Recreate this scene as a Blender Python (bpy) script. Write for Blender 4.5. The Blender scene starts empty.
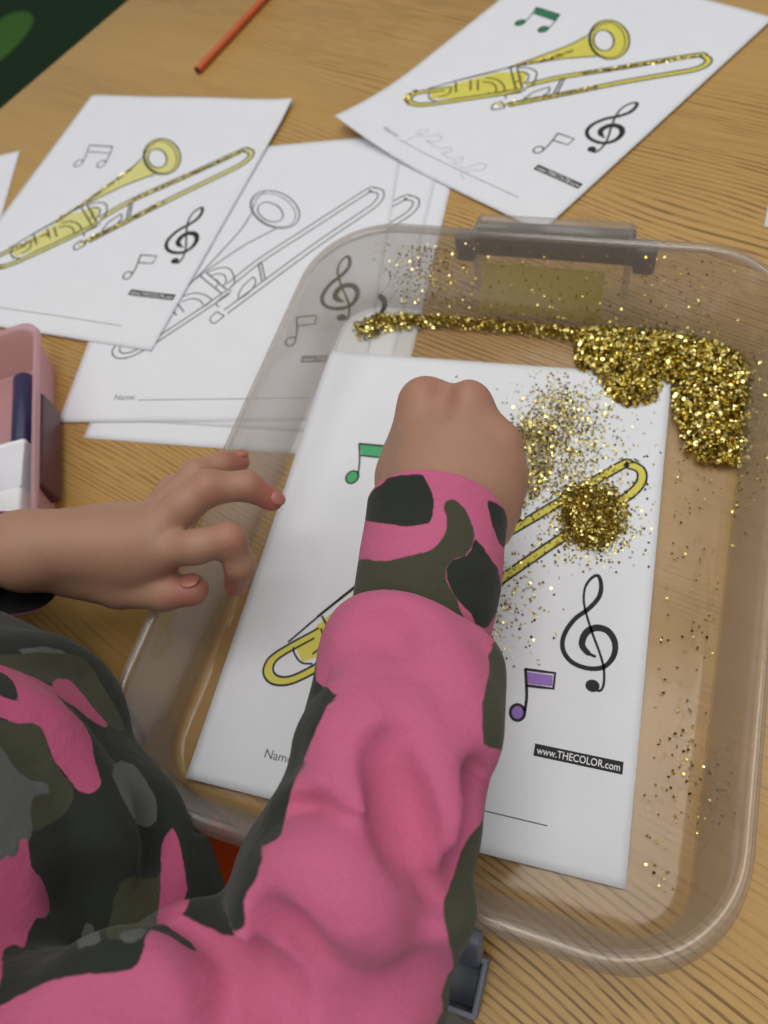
import bpy, bmesh, math, random
import numpy as np
import openvdb as vdb
from mathutils import Vector, Matrix
C = bpy.context.scene.collection
rng = np.random.default_rng(7)
random.seed(7)
PI = math.pi

# ------------------------------------------------------------------ helpers
def tag(o, label=None, cat=None, group=None, kind=None):
    if label: o['label'] = label
    if cat: o['category'] = cat
    if group: o['group'] = group
    if kind: o['kind'] = kind
    return o

def link(name, me, mats=(), parent=None, smooth=True):
    for m in mats: me.materials.append(m)
    o = bpy.data.objects.new(name, me)
    C.objects.link(o)
    if parent: o.parent = parent
    if smooth:
        me.polygons.foreach_set('use_smooth', [True] * len(me.polygons))
    me.update()
    return o

def pydata(name, v, f, mats=(), parent=None, smooth=False):
    me = bpy.data.meshes.new(name)
    me.from_pydata([tuple(map(float, p)) for p in v], [], [tuple(map(int, q)) for q in f])
    return link(name, me, mats, parent, smooth)

def empty(name, loc=(0, 0, 0), rz=0.):
    o = bpy.data.objects.new(name, None)
    C.objects.link(o)
    o.location = loc
    o.rotation_euler = (0, 0, rz)
    o.empty_display_size = .02
    return o

def bm_obj(name, bm, mats=(), parent=None, smooth=True, sharp=None):
    me = bpy.data.meshes.new(name)
    bmesh.ops.recalc_face_normals(bm, faces=bm.faces[:])
    bm.to_mesh(me); bm.free()
    o = link(name, me, mats, parent, smooth)
    if sharp is not None:
        me.set_sharp_from_angle(angle=sharp)
    return o

def add_box(bm, lo, hi, bevel=0., seg=2, M=None):
    r = bmesh.ops.create_cube(bm, size=1.)
    vs = r['verts']
    for v in vs:
        v.co = Vector([lo[i] + (v.co[i] + .5) * (hi[i] - lo[i]) for i in range(3)])
    if bevel > 0:
        es = list({e for v in vs for e in v.link_edges})
        g = bmesh.ops.bevel(bm, geom=es, offset=bevel, segments=seg, affect='EDGES', profile=.5)
        vs = list({v for f in g['faces'] for v in f.verts} | {v for v in vs if v.is_valid})
    if M is not None:
        for v in vs: v.co = M @ v.co
    return vs

def srgb(r, g, b):
    f = lambda c: (c / 255) / 12.92 if c / 255 <= .04045 else ((c / 255 + .055) / 1.055) ** 2.4
    return (f(r), f(g), f(b), 1.)

# ------------------------------------------------------------------ materials
class NT:
    def __init__(s, name):
        s.m = bpy.data.materials.new(name); s.m.use_nodes = True
        s.t = s.m.node_tree; s.t.nodes.clear()
        s.out = s.t.nodes.new('ShaderNodeOutputMaterial')
    def n(s, kind, **kw):
        nd = s.t.nodes.new('ShaderNode' + kind)
        for k, v in kw.items():
            if hasattr(nd, k): setattr(nd, k, v)
            else: nd.inputs[k.replace('_', ' ')].default_value = v
        return nd
    def l(s, a, b): s.t.links.new(a, b)
    def bsdf(s, **kw):
        b = s.n('BsdfPrincipled')
        for k, v in kw.items(): b.inputs[k].default_value = v
        s.l(b.outputs[0], s.out.inputs[0])
        return b
    def mix(s, fac, a, b):
        x = s.n('Mix', data_type='RGBA')
        for sock, val in ((x.inputs[0], fac), (x.inputs[6], a), (x.inputs[7], b)):
            if isinstance(val, (int, float)): sock.default_value = val
            elif isinstance(val, tuple): sock.default_value = val
            else: s.l(val, sock)
        return x.outputs[2]
    def ramp(s, fac, stops):
        r = s.n('ValToRGB'); e = r.color_ramp.elements
        while len(e) < len(stops): e.new(.5)
        for el, (p, c) in zip(e, stops): el.position = p; el.color = c
        s.l(fac, r.inputs[0]); return r.outputs[0]
    def math(s, op, a, b=0., c=0.):
        x = s.n('Math', operation=op)
        for i, val in enumerate((a, b, c)):
            if isinstance(val, (int, float)): x.inputs[i].default_value = val
            else: s.l(val, x.inputs[i])
        return x.outputs[0]
    def coords(s, scale=(1, 1, 1), rot=(0, 0, 0), kind='Object'):
        tc = s.n('TexCoord'); mp = s.n('Mapping')
        mp.inputs['Scale'].default_value = scale; mp.inputs['Rotation'].default_value = rot
        s.l(tc.outputs[kind], mp.inputs[0]); return mp.outputs[0]
    def noise(s, vec, scale, detail=3., rough=.5, dist=0.):
        x = s.n('TexNoise'); s.l(vec, x.inputs['Vector'])
        x.inputs['Scale'].default_value = scale; x.inputs['Detail'].default_value = detail
        x.inputs['Roughness'].default_value = rough; x.inputs['Distortion'].default_value = dist
        return x.outputs[0]
    def bump(s, h, b, strength=.3, dist=.001):
        x = s.n('Bump'); x.inputs['Strength'].default_value = strength; x.inputs['Distance'].default_value = dist
        s.l(h, x.inputs['Height']); s.l(x.outputs[0], b.inputs['Normal'])

def plain(name, col, rough=.5, metal=0., bump=None, **kw):
    t = NT(name)
    b = t.bsdf(**{'Roughness': rough, 'Metallic': metal, **kw})
    v = t.coords()
    n = t.noise(v, 60., 3.)
    c = t.mix(n, tuple([x * .94 for x in col[:3]] + [1.]), tuple([min(1, x * 1.06) for x in col[:3]] + [1.]))
    t.l(c, b.inputs['Base Color'])
    if bump: t.bump(t.noise(v, bump[0], 2.), b, bump[1], bump[2])
    return t.m

def wood_mat():
    t = NT('oak_laminate')
    b = t.bsdf(Roughness=.34)
    b.inputs['Specular IOR Level'].default_value = .45
    # object x runs along the grain
    big = t.noise(t.coords((1.2, 5., 1.)), 2.0, 3.)
    base = t.mix(big, srgb(182, 142, 78), srgb(196, 160, 100))
    # wandering growth lines
    warp = t.noise(t.coords((1.7, 7., 1.)), 1., 2., .45)
    sx = t.n('SeparateXYZ'); t.l(t.coords(), sx.inputs[0])
    yy = t.math('ADD', sx.outputs[1], t.math('MULTIPLY', warp, .11))
    ph = t.math('SINE', t.math('MULTIPLY', yy, 2 * PI / .0036))
    line = t.ramp(t.math('ADD', t.math('MULTIPLY', ph, .5), .5), [(0., (0, 0, 0, 1)), (.62, (0, 0, 0, 1)), (.93, (1, 1, 1, 1))])
    dash = t.ramp(t.noise(t.coords((26., 420., 1.)), 1., 2., .6, .2), [(.42, (0, 0, 0, 1)), (.56, (1, 1, 1, 1))])
    zone = t.ramp(t.noise(t.coords((2.2, 8., 1.)), 1., 2.), [(.44, (.06, .06, .06, 1)), (.60, (1, 1, 1, 1))])
    k = t.math('MULTIPLY', t.math('MULTIPLY', line, dash), zone)
    soft = t.math('MULTIPLY', line, zone)
    fine = t.ramp(t.noise(t.coords((7., 300., 1.)), 1., 3., .55, .4), [(.40, (0, 0, 0, 1)), (.75, (1, 1, 1, 1))])
    c1 = t.mix(t.math('MULTIPLY', fine, .28), base, srgb(150, 108, 54))
    c2 = t.mix(t.math('MULTIPLY', soft, .30), c1, srgb(128, 88, 40))
    c3 = t.mix(t.math('MULTIPLY', k, .70), c2, srgb(84, 56, 24))
    t.l(c3, b.inputs['Base Color'])
    t.bump(k, b, .10, .0004)
    return t.m

def paper_mat():
    t = NT('white_paper'); b = t.bsdf(Roughness=.75)
    b.inputs['Specular IOR Level'].default_value = .25
    n = t.noise(t.coords(), 35., 4.)
    t.l(t.mix(n, srgb(224, 226, 231), srgb(231, 233, 238)), b.inputs['Base Color'])
    t.bump(t.noise(t.coords(), 14., 2.), b, .12, .004)
    return t.m

def clear_plastic(name, tint, haze, hazecol, rough=.12, gloss=1.):
    t = NT(name)
    tr = t.n('BsdfTransparent'); tr.inputs[0].default_value = tint
    df = t.n('BsdfDiffuse'); df.inputs[0].default_value = hazecol
    tl = t.n('BsdfTranslucent'); tl.inputs[0].default_value = hazecol
    m1 = t.n('MixShader'); m1.inputs[0].default_value = .5; t.l(df.outputs[0], m1.inputs[1]); t.l(tl.outputs[0], m1.inputs[2])
    n = t.noise(t.coords(), 30., 3.)
    lw = t.n('LayerWeight'); lw.inputs[0].default_value = .35
    hz = t.math('ADD', t.math('MULTIPLY', n, haze * .3), haze * .85)
    hz = t.math('ADD', hz, t.math('MULTIPLY', lw.outputs['Facing'], haze * .9))
    m2 = t.n('MixShader'); t.l(hz, m2.inputs[0]); t.l(tr.outputs[0], m2.inputs[1]); t.l(m1.outputs[0], m2.inputs[2])
    gl = t.n('BsdfGlossy'); gl.inputs[0].default_value = (1, 1, 1, 1); gl.inputs['Roughness'].default_value = rough
    fr = t.n('Fresnel'); fr.inputs[0].default_value = 1.45
    fm = t.math('MINIMUM', fr.outputs[0], gloss)
    m3 = t.n('MixShader'); t.l(fm, m3.inputs[0]); t.l(m2.outputs[0], m3.inputs[1]); t.l(gl.outputs[0], m3.inputs[2])
    t.l(m3.outputs[0], t.out.inputs[0])
    return t.m

def skin_mat():
    t = NT('skin'); b = t.bsdf(Roughness=.48)
    b.inputs['Specular IOR Level'].default_value = .35
    b.inputs['Subsurface Weight'].default_value = .18
    b.inputs['Subsurface Radius'].default_value = (.010, .004, .002)
    b.inputs['Subsurface Scale'].default_value = .35
    v = t.coords()
    n = t.noise(v, 55., 4., .6)
    n2 = t.noise(v, 16., 2.)
    c = t.mix(n, srgb(160, 123, 100), srgb(176, 140, 116))
    c = t.mix(t.math('MULTIPLY', n2, .25), c, srgb(170, 116, 98))
    at = t.n('Attribute', attribute_name='redness')
    c = t.mix(at.outputs['Fac'], c, srgb(172, 94, 86))
    t.l(c, b.inputs['Base Color'])
    cr = t.noise(v, 420., 2., .6)
    t.bump(cr, b, .25, .0006)
    return t.m

def fabric_mat(name='camouflage_fleece', base=None):
    """jacket cloth: pink with printed camouflage shapes; the shapes are stored on the mesh as distance fields"""
    t = NT(name); b = t.bsdf(Roughness=.9)
    b.inputs['Specular IOR Level'].default_value = .15
    b.inputs['Sheen Weight'].default_value = .12
    b.inputs['Sheen Roughness'].default_value = .5
    v = t.coords()
    fz = t.noise(v, 1400., 3., .7)
    fz2 = t.noise(v, 260., 3., .6)
    c = t.mix(fz, srgb(182, 82, 118), srgb(206, 112, 146))
    c = t.mix(t.math('MULTIPLY', fz2, .10), c, srgb(214, 116, 160))
    wob = t.math('MULTIPLY', t.math('SUBTRACT', fz2, .5), .0012)
    for an, (lo, hi) in (('d_black', (srgb(36, 40, 35), srgb(54, 58, 52))), ('d_olive', (srgb(60, 62, 48), srgb(78, 80, 63))), ('d_grey', (srgb(86, 90, 86), srgb(102, 106, 102))),
                         ('d_pink', (srgb(174, 74, 112), srgb(196, 98, 134)))):
        a = t.n('Attribute', attribute_name=an)
        s = t.math('ADD', a.outputs['Fac'], wob)
        f = t.n('MapRange'); t.l(s, f.inputs['Value'])
        f.inputs['From Min'].default_value = -.0003; f.inputs['From Max'].default_value = .0003
        c = t.mix(f.outputs[0], c, t.mix(fz, lo, hi))
    t.l(c, b.inputs['Base Color'])
    h = t.math('ADD', t.math('MULTIPLY', fz, .12), t.noise(t.coords((1., 1.4, 1.)), 38., 3., .55, .9))
    t.bump(h, b, .55, .0035)
    return t.m

M_wood = wood_mat(); M_paper = paper_mat(); M_skin = skin_mat(); M_fab = fabric_mat()
M_band = plain('table_edge_band', srgb(92, 66, 40), .5)
M_metal = plain('brushed_metal', srgb(120, 120, 122), .35, 1.)
M_ink = plain('black_print_ink', srgb(26, 26, 28), .7)
M_greyink = plain('fine_print_ink', srgb(84, 84, 90), .7)
M_graph = plain('pencil_graphite', srgb(150, 150, 155), .6)
M_yellow = plain('yellow_marker', srgb(216, 206, 88), .7)
M_paleyellow = plain('pale_yellow_marker', srgb(216, 212, 134), .7)
M_green = plain('green_marker', srgb(74, 168, 112), .7)
M_dgreen = plain('dark_green_marker', srgb(40, 120, 86), .7)
M_purple = plain('purple_marker', srgb(150, 112, 190), .7)
M_white = plain('white_lettering', srgb(236, 236, 236), .7)
M_wall = clear_plastic('frosted_clear_plastic', (.92, .91, .90, 1), .20, srgb(200, 189, 178), .18, .075)
M_base = clear_plastic('clear_plastic_floor', (.95, .94, .92, 1), .05, srgb(205, 200, 195), .10, .012)
M_latch = plain('grey_plastic', srgb(104, 110, 120), .4)
def label_mat():
    t = NT('yellow_label_paper'); a = t.n('BsdfDiffuse'); a.inputs[0].default_value = srgb(248, 238, 120)
    b = t.n('BsdfTranslucent'); b.inputs[0].default_value = srgb(250, 240, 124); m = t.n('MixShader'); m.inputs[0].default_value = .5
    t.l(a.outputs[0], m.inputs[1]); t.l(b.outputs[0], m.inputs[2]); t.l(m.outputs[0], t.out.inputs[0]); return t.m
M_label = label_mat()
M_pinkpl = clear_plastic('pink_translucent_plastic', (.97, .89, .90, 1), .50, srgb(232, 192, 198), .3, .06)
M_plum = plain('plum_side_and_shadow', srgb(92, 52, 60), .4)
M_pencil = plain('orange_pencil_lacquer', srgb(196, 92, 44), .35)
M_pencilend = plain('pencil_end_wood', srgb(96, 52, 34), .6)
M_orange = plain('orange_chair_plastic', srgb(224, 84, 30), .35)
M_black = plain('black_trouser_cloth', srgb(26, 26, 28), .85)
M_hair = plain('brown_hair', srgb(70, 46, 32), .5)
M_bandgrey = plain('grey_elastic', srgb(112, 114, 104), .8)
M_nail = plain('fingernail', srgb(172, 112, 98), .35)

def glitter_mat(name, c0, c1, rough=.22):
    t = NT(name); b = t.bsdf(Metallic=1., Roughness=rough)
    g = t.n('Attribute', attribute_name='shade')
    c = t.ramp(g.outputs['Fac'], [(0., c0), (.6, c1), (1., srgb(255, 240, 160))])
    t.l(c, b.inputs['Base Color'])
    return t.m
M_glit = glitter_mat('gold_glitter', srgb(150, 126, 50), srgb(252, 240, 160), .2)
M_glitbase = plain('shaded_glitter_base', srgb(120, 94, 28), .45, .8, bump=(900., .8, .001))  # packed glitter, coloured dark to paint the shade in gaps between flakes

# ------------------------------------------------------------------ table, floor, rug
EA = math.radians(-20.8)                        # the table's long edge against world x
e1 = Vector((math.cos(EA), math.sin(EA), 0)); e2 = Vector((-math.sin(EA), math.cos(EA), 0))
p_near = Vector((-.075, .0245, 0)); p_far = Vector((-.398, .64, 0))
corner = p_near + e1 * ((p_far - p_near).dot(e1))
table = empty('table', (corner.x, corner.y, -.60), EA)
tag(table, 'oak laminate classroom table top carrying the plastic bin and the colouring sheets', 'table')
bm = bmesh.new(); add_box(bm, (0, 0, .572), (1.5, 1.15, .600), .003, 2)
bm_obj('tabletop', bm, [M_wood], table, True, .6)
bm = bmesh.new()
for lo, hi in (((-.0015, .004, .5735), (.0005, 1.146, .5985)), ((.004, -.0015, .5735), (1.496, .0005, .5985))):
    add_box(bm, lo, hi)
bm_obj('edge_band', bm, [M_band], table, False)
for x in (.12, 1.38):
    for y in (.12, 1.03):
        bm = bmesh.new()
        bmesh.ops.create_cone(bm, segments=24, radius1=.016, radius2=.016, depth=.555, matrix=Matrix.Translation((x, y, .2945)), cap_ends=True)
        bmesh.ops.create_cone(bm, segments=24, radius1=.022, radius2=.018, depth=.017, matrix=Matrix.Translation((x, y, .0085)), cap_ends=True)
        bm_obj('leg', bm, [M_metal], table, True, .7)

M_floor = plain('grey_floor_tile', srgb(120, 116, 108), .5)
bm = bmesh.new(); add_box(bm, (-4, -3, -.65), (4, 5, -.6125)); o = bm_obj('floor', bm, [M_floor], None, False); tag(o, kind='structure')

def rug_mat():
    t = NT('green_rug_pile'); b = t.bsdf(Roughness=.95)
    v = t.coords()
    n = t.noise(v, 120., 3.)
    t.l(t.mix(n, srgb(10, 44, 14), srgb(18, 58, 22)), b.inputs['Base Color'])
    t.bump(n, b, .5, .004)
    return t.m
bm = bmesh.new(); add_box(bm, (-2.6, .25, -.612), (-.2, 2.9, -.6005), .004, 2)
rug = bm_obj('rug', bm, [rug_mat()], None, True, .6)
tag(rug, 'dark green classroom rug with a pale green leaf spot lying beyond the table', 'rug')
M_spot = plain('pale_green_rug_pile', srgb(70, 118, 44), .95, bump=(120., .5, .004))
v = []; n = 40
cx, cy = -1.575, 1.775
for k in range(n):
    a = 2 * PI * k / n
    x, y = .085 * math.cos(a) * (1 + .12 * math.sin(2 * a)), .125 * math.sin(a)
    v.append((cx + x * .9 - y * .2, cy + y + x * .3, -.5998))
v += [(p[0], p[1], -.6006) for p in v]
f = [tuple(range(n))] + [(k, (k + 1) % n, n + (k + 1) % n, n + k) for k in range(n)]
pydata('leaf_spot', v, f, [M_spot], rug)

# ------------------------------------------------------------------ colouring sheets
W, L = .2159, .2794
def catmull(pts, n=6, closed=False):
    pts = [np.array(p, float) for p in pts]
    P = ([pts[-1]] + pts + pts[:2]) if closed else ([2 * pts[0] - pts[1]] + pts + [2 * pts[-1] - pts[-2]])
    out = []
    for i in range(1, len(P) - 2):
        a, b, c, d = P[i - 1], P[i], P[i + 1], P[i + 2]
        for k in range(n):
            s = k / n
            out.append(.5 * (2 * b + (c - a) * s + (2 * a - 5 * b + 4 * c - d) * s * s + (3 * b - a - 3 * c + d) * s ** 3))
    if not closed: out.append(P[-2])
    return out
def ellipse(cx, cy, a, b, rot, n=36):
    c, s = math.cos(math.radians(rot)), math.sin(math.radians(rot))
    return [(cx + a * math.cos(t) * c - b * math.sin(t) * s, cy + a * math.cos(t) * s + b * math.sin(t) * c) for t in [2 * PI * k / n for k in range(n)]]

class Draw:
    """collects flat ink shapes in sheet millimetres"""
    def __init__(s): s.v = []; s.f = []; s.m = []; s.h = []
    def ribbon(s, pts, w, mat=0, h=0., closed=False):
        pts = [np.array(p, float) for p in pts]
        q = [pts[0]]
        for p in pts[1:]:
            if np.linalg.norm(p - q[-1]) > 1e-6: q.append(p)
        # refine long straight pieces so they can follow a curling sheet
        r = []
        for a, b in zip(q, q[1:] + ([q[0]] if closed else [])):
            k = max(1, int(np.linalg.norm(b - a) / 6.))
            r += [a + (b - a) * j / k for j in range(k)]
        if not closed: r.append(q[-1])
        N = len(r); base = len(s.v)
        for i, p in enumerate(r):
            a = r[i - 1] if (i > 0 or closed) else p
            b = r[(i + 1) % N] if (i < N - 1 or closed) else p
            t = (b - a); t = t / (np.linalg.norm(t) + 1e-9)
            ww = w(i / (N - 1)) if callable(w) else w
            nn = np.array([-t[1], t[0]]) * ww / 2
            s.v += [p + nn, p - nn]; s.h += [h, h]
        for i in range(N if closed else N - 1):
            j = (i + 1) % N
            s.f.append((base + 2 * i, base + 2 * i + 1, base + 2 * j + 1, base + 2 * j)); s.m.append(mat)
    def fill(s, pts, mat=0, h=0.):
        from mathutils.geometry import tessellate_polygon
        base = len(s.v); pts = [np.array(p, float) for p in pts]
        s.v += pts; s.h += [h] * len(pts)
        st = [tuple(base + i for i in t) for t in tessellate_polygon([[Vector((p[0], p[1], 0)) for p in pts]])]
        while st:                      # small triangles can follow a curling sheet
            t = st.pop(); e = [np.linalg.norm(s.v[t[i]] - s.v[t[(i + 1) % 3]]) for i in range(3)]; i = int(np.argmax(e))
            if e[i] < 7.: s.f.append(t); s.m.append(mat); continue
            s.v.append((s.v[t[i]] + s.v[t[(i + 1) % 3]]) / 2); s.h.append(h); n_ = len(s.v) - 1
            st += [(t[i], n_, t[(i + 2) % 3]), (n_, t[(i + 1) % 3], t[(i + 2) % 3])]
    def text(s, body, x, y, size, mat=0, h=0., sx=1., bold=0.):
        cu = bpy.data.curves.new('lettering', 'FONT'); cu.body = body; cu.size = size; cu.resolution_u = 3
        cu.offset = bold
        o = bpy.data.objects.new('lettering', cu); C.objects.link(o)
        bpy.context.view_layer.update()
        me = o.evaluated_get(bpy.context.evaluated_depsgraph_get()).to_mesh()
        base = len(s.v)
        for vv in me.vertices: s.v.append(np.array((x + vv.co.x * sx, y + vv.co.y))); s.h.append(h)
        for p in me.polygons: s.f.append(tuple(base + i for i in p.vertices)); s.m.append(mat)
        bpy.data.objects.remove(o); bpy.data.curves.remove(cu)
    def build(s, name, sheet, fn, mats, lift=.00004):
        v = [fn(p[0] / 1000, p[1] / 1000, lift + h) for p, h in zip(s.v, s.h)]
        me = bpy.data.meshes.new(name)
        # orient every face upwards
        ff = []
        for q in s.f:
            a, b, c = [s.v[i] for i in q[:3]]
            cr = (b[0] - a[0]) * (c[1] - a[1]) - (b[1] - a[1]) * (c[0] - a[0])
            ff.append(tuple(q) if cr >= 0 else tuple(reversed(q)))
        me.from_pydata([tuple(p) for p in v], [], ff)
        o = link(name, me, mats, sheet, False)
        me.polygons.foreach_set('material_index', s.m)
        return o

SLIDE = [(100, 122), (119.7, 145.5), (150, 173.5), (192, 212.5), (198, 214.6), (204, 212), (205, 205), (200.5, 196.5), (190, 186), (168.9, 165.5), (151, 147), (103.6, 96)]
OUTL = [(46.9, 90), (34.8, 79.8), (26.5, 72), (23.3, 67), (23, 61.5), (25.8, 57.3), (31.5, 55.2), (40, 57), (49.4, 63.5), (57.6, 70.9), (80, 92), (102.7, 113.5)]
INL = [(46, 84), (36, 75.5), (29.8, 69.5), (28, 65.5), (29, 61.8), (33, 60), (39, 61.3), (47, 67), (56, 75.3), (78, 96), (99, 116.5)]
def offset(pts, d):
    pts = [np.array(p, float) for p in pts]; out = []
    for i, p in enumerate(pts):
        t = pts[min(i + 1, len(pts) - 1)] - pts[max(i - 1, 0)]; t /= np.linalg.norm(t)
        out.append(p + np.array([-t[1], t[0]]) * d)
    return out
def trombone(colour, ink_w=1.2):
    d = Draw(); sl = catmull(SLIDE, 6)
    fl_top = catmull([(32, 79), (45.2, 97), (69.6, 128.6), (87.4, 161.3), (97, 181), (101.5, 196)], 5)
    fl_bot = catmull([(126, 178.5), (114, 170.5), (100.5, 160.3), (76.2, 136.2), (60, 116.5), (44, 96)], 5)
    if colour:
        d.ribbon(sl, 4.8, 1); d.ribbon(catmull([(a + b) / 2 for a, b in zip(map(np.array, OUTL), map(np.array, OUTL))], 3), .1, 1)
        o1 = catmull(OUTL, 4)
        d.ribbon(offset(o1, 2.2), 4.6, 1)
        d.fill(fl_top[5:] + fl_bot[:-5], 1)
        d.fill([(46, 92), (69, 124), (90, 136), (100, 118), (66, 84), (50, 74), (43, 70), (37, 77)], 1, .00001)
        oe, ie = ellipse(120.5, 201, 27.5, 15.5, -45), ellipse(117.5, 198, 14.5, 7.8, -45)
        b0 = len(d.v); d.v += [np.array(p) for p in oe + ie]; d.h += [.00001] * (2 * len(oe)); n = len(oe)
        for i in range(n): d.f.append((b0 + i, b0 + (i + 1) % n, b0 + n + (i + 1) % n, b0 + n + i)); d.m.append(1)
    H = .00003
    d.ribbon(offset(sl, 2.4), ink_w, 0, H); d.ribbon(offset(sl, -2.4), ink_w, 0, H)
    d.ribbon(fl_top, ink_w, 0, H); d.ribbon(fl_bot, ink_w, 0, H)
    d.ribbon(catmull(OUTL, 5), ink_w, 0, H); d.ribbon(catmull(INL, 5), ink_w, 0, H)
    d.ribbon(ellipse(120.5, 201, 27.5, 15.5, -45), ink_w, 0, H, True)
    d.ribbon(ellipse(119.8, 200.2, 25, 13.3, -45), ink_w * .6, 0, H, True)
    d.ribbon(ellipse(117.5, 198, 14.5, 7.8, -45), ink_w, 0, H, True)
    d.ribbon(catmull([(101.5, 196), (103, 214), (108, 222)], 5), ink_w * .7, 0, H)
    for a, b in (((56, 86.7), (46.5, 97)), ((64.9, 94.6), (55.6, 105)), ((70.2, 97.6), (61, 108)),
                 ((73.6, 133.7), (96.4, 113.9)), ((78.4, 136.4), (99.7, 117.6)), ((119, 143), (125.8, 124.5)), ((121, 144.5), (128, 126))):
        d.ribbon([a, b], ink_w, 0, H)
    for pts in ([(49, 70), (43, 69.5), (38, 73), (35.7, 77)], [(47.4, 75), (52, 82), (48, 90)], [(65, 113.2), (73, 116), (82, 114), (89.5, 107.9), (84.7, 101.8), (80, 99)],
                [(66, 108), (73, 110.5), (80, 108.5), (84, 104)], [(78.4, 136), (86.4, 140), (95, 140), (100.5, 134), (104, 124), (100, 116.3)],
                [(82, 132), (88, 134.5), (94, 132.5), (97, 126), (95.5, 120)], [(88, 129), (91, 125), (90, 120)],
                [(117.7, 129.4), (110.9, 118.2), (111.1, 107.9), (118.7, 115.1), (121, 124), (117.7, 129.4)], [(97, 101), (94, 105), (99, 112), (104, 117)],
                [(96.4, 96.6), (92.8, 90.2), (97, 85.4), (103.5, 92.1)], [(96.4, 96.6), (103.5, 92.1)]):
        d.ribbon(catmull(pts, 4), ink_w * .9, 0, H)
    return d
CLEF = [(193, 84.5), (196.1, 84.3), (197.4, 88.1), (196.6, 95.6), (194.0, 102.8), (189.3, 112.5), (185.5, 121.4), (183, 129.2), (182.8, 137.3), (185.5, 143), (188.6, 144.6),
        (190.6, 139.5), (190.2, 132.9), (185.9, 125.6), (179.6, 118.6), (175.6, 109.5), (176, 101.8), (180.8, 96.2), (188.7, 94.3), (196.2, 96.2), (200.4, 102.4),
        (200.5, 109.7), (196.6, 115.2), (190.8, 116), (186.2, 112.6), (184.8, 106.3), (188, 102.3), (192.2, 100.8)]
def clef(w=1.):
    d = Draw(); c = catmull(CLEF, 6)
    def wid(s):
        if s < .30: return 1.25 * w
        if s < .42: return (1.3 + 9 * (s - .30)) * w
        if s < .72: return 2.4 * w
        return (2.4 + 1.2 * math.sin((s - .72) / .28 * PI)) * w * (1 if s < .97 else .6)
    d.ribbon(c, wid); d.fill(ellipse(192.3, 86, 3.4, 3.1, 0), 0, .00001)
    return d
def eighth(fill):
    d = Draw(); H = .00002
    if fill: d.fill([(160, 87), (173, 87.6), (173.4, 82), (161.3, 81)], 1); d.fill(ellipse(158.8, 66.2, 3.4, 3.7, 0), 1)
    w = 1.5 if fill else 1.2
    d.ribbon([(158.9, 88.1), (173.9, 88.9), (174.1, 81.0), (161, 80)], w, 0, H)
    d.ribbon(catmull([(159.2, 88.4), (160.8, 81), (162, 74), (162.2, 67)], 4), w, 0, H)
    d.ribbon(ellipse(158.8, 66, 3.5, 3.9, 0, 24), w, 0, H, True)
    return d
def beamed(col):
    d = Draw(); H = .00002
    if col: d.fill([(38.5, 209.5), (63, 209.7), (66, 200.5), (42, 201.5)], 1); d.fill(ellipse(40.3, 185.6, 3.6, 4.2, -10), 1); d.fill(ellipse(64, 187, 3.6, 4.2, -10), 1)
    w = 1.1
    d.ribbon([(38.2, 209.6), (63.5, 209.9)], w * 1.3, 0, H); d.ribbon([(40.8, 201.3), (65.7, 201.3)], w, 0, H)
    d.ribbon(catmull([(38.2, 209.8), (41.5, 199), (43.6, 187)], 4), w, 0, H); d.ribbon(catmull([(63.3, 209.8), (66, 199), (67.6, 188)], 4), w, 0, H)
    d.ribbon(ellipse(40.3, 185.6, 3.8, 4.5, -10, 24), w, 0, H, True); d.ribbon(ellipse(64, 187, 3.8, 4.5, -10, 24), w, 0, H, True)
    return d

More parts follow.
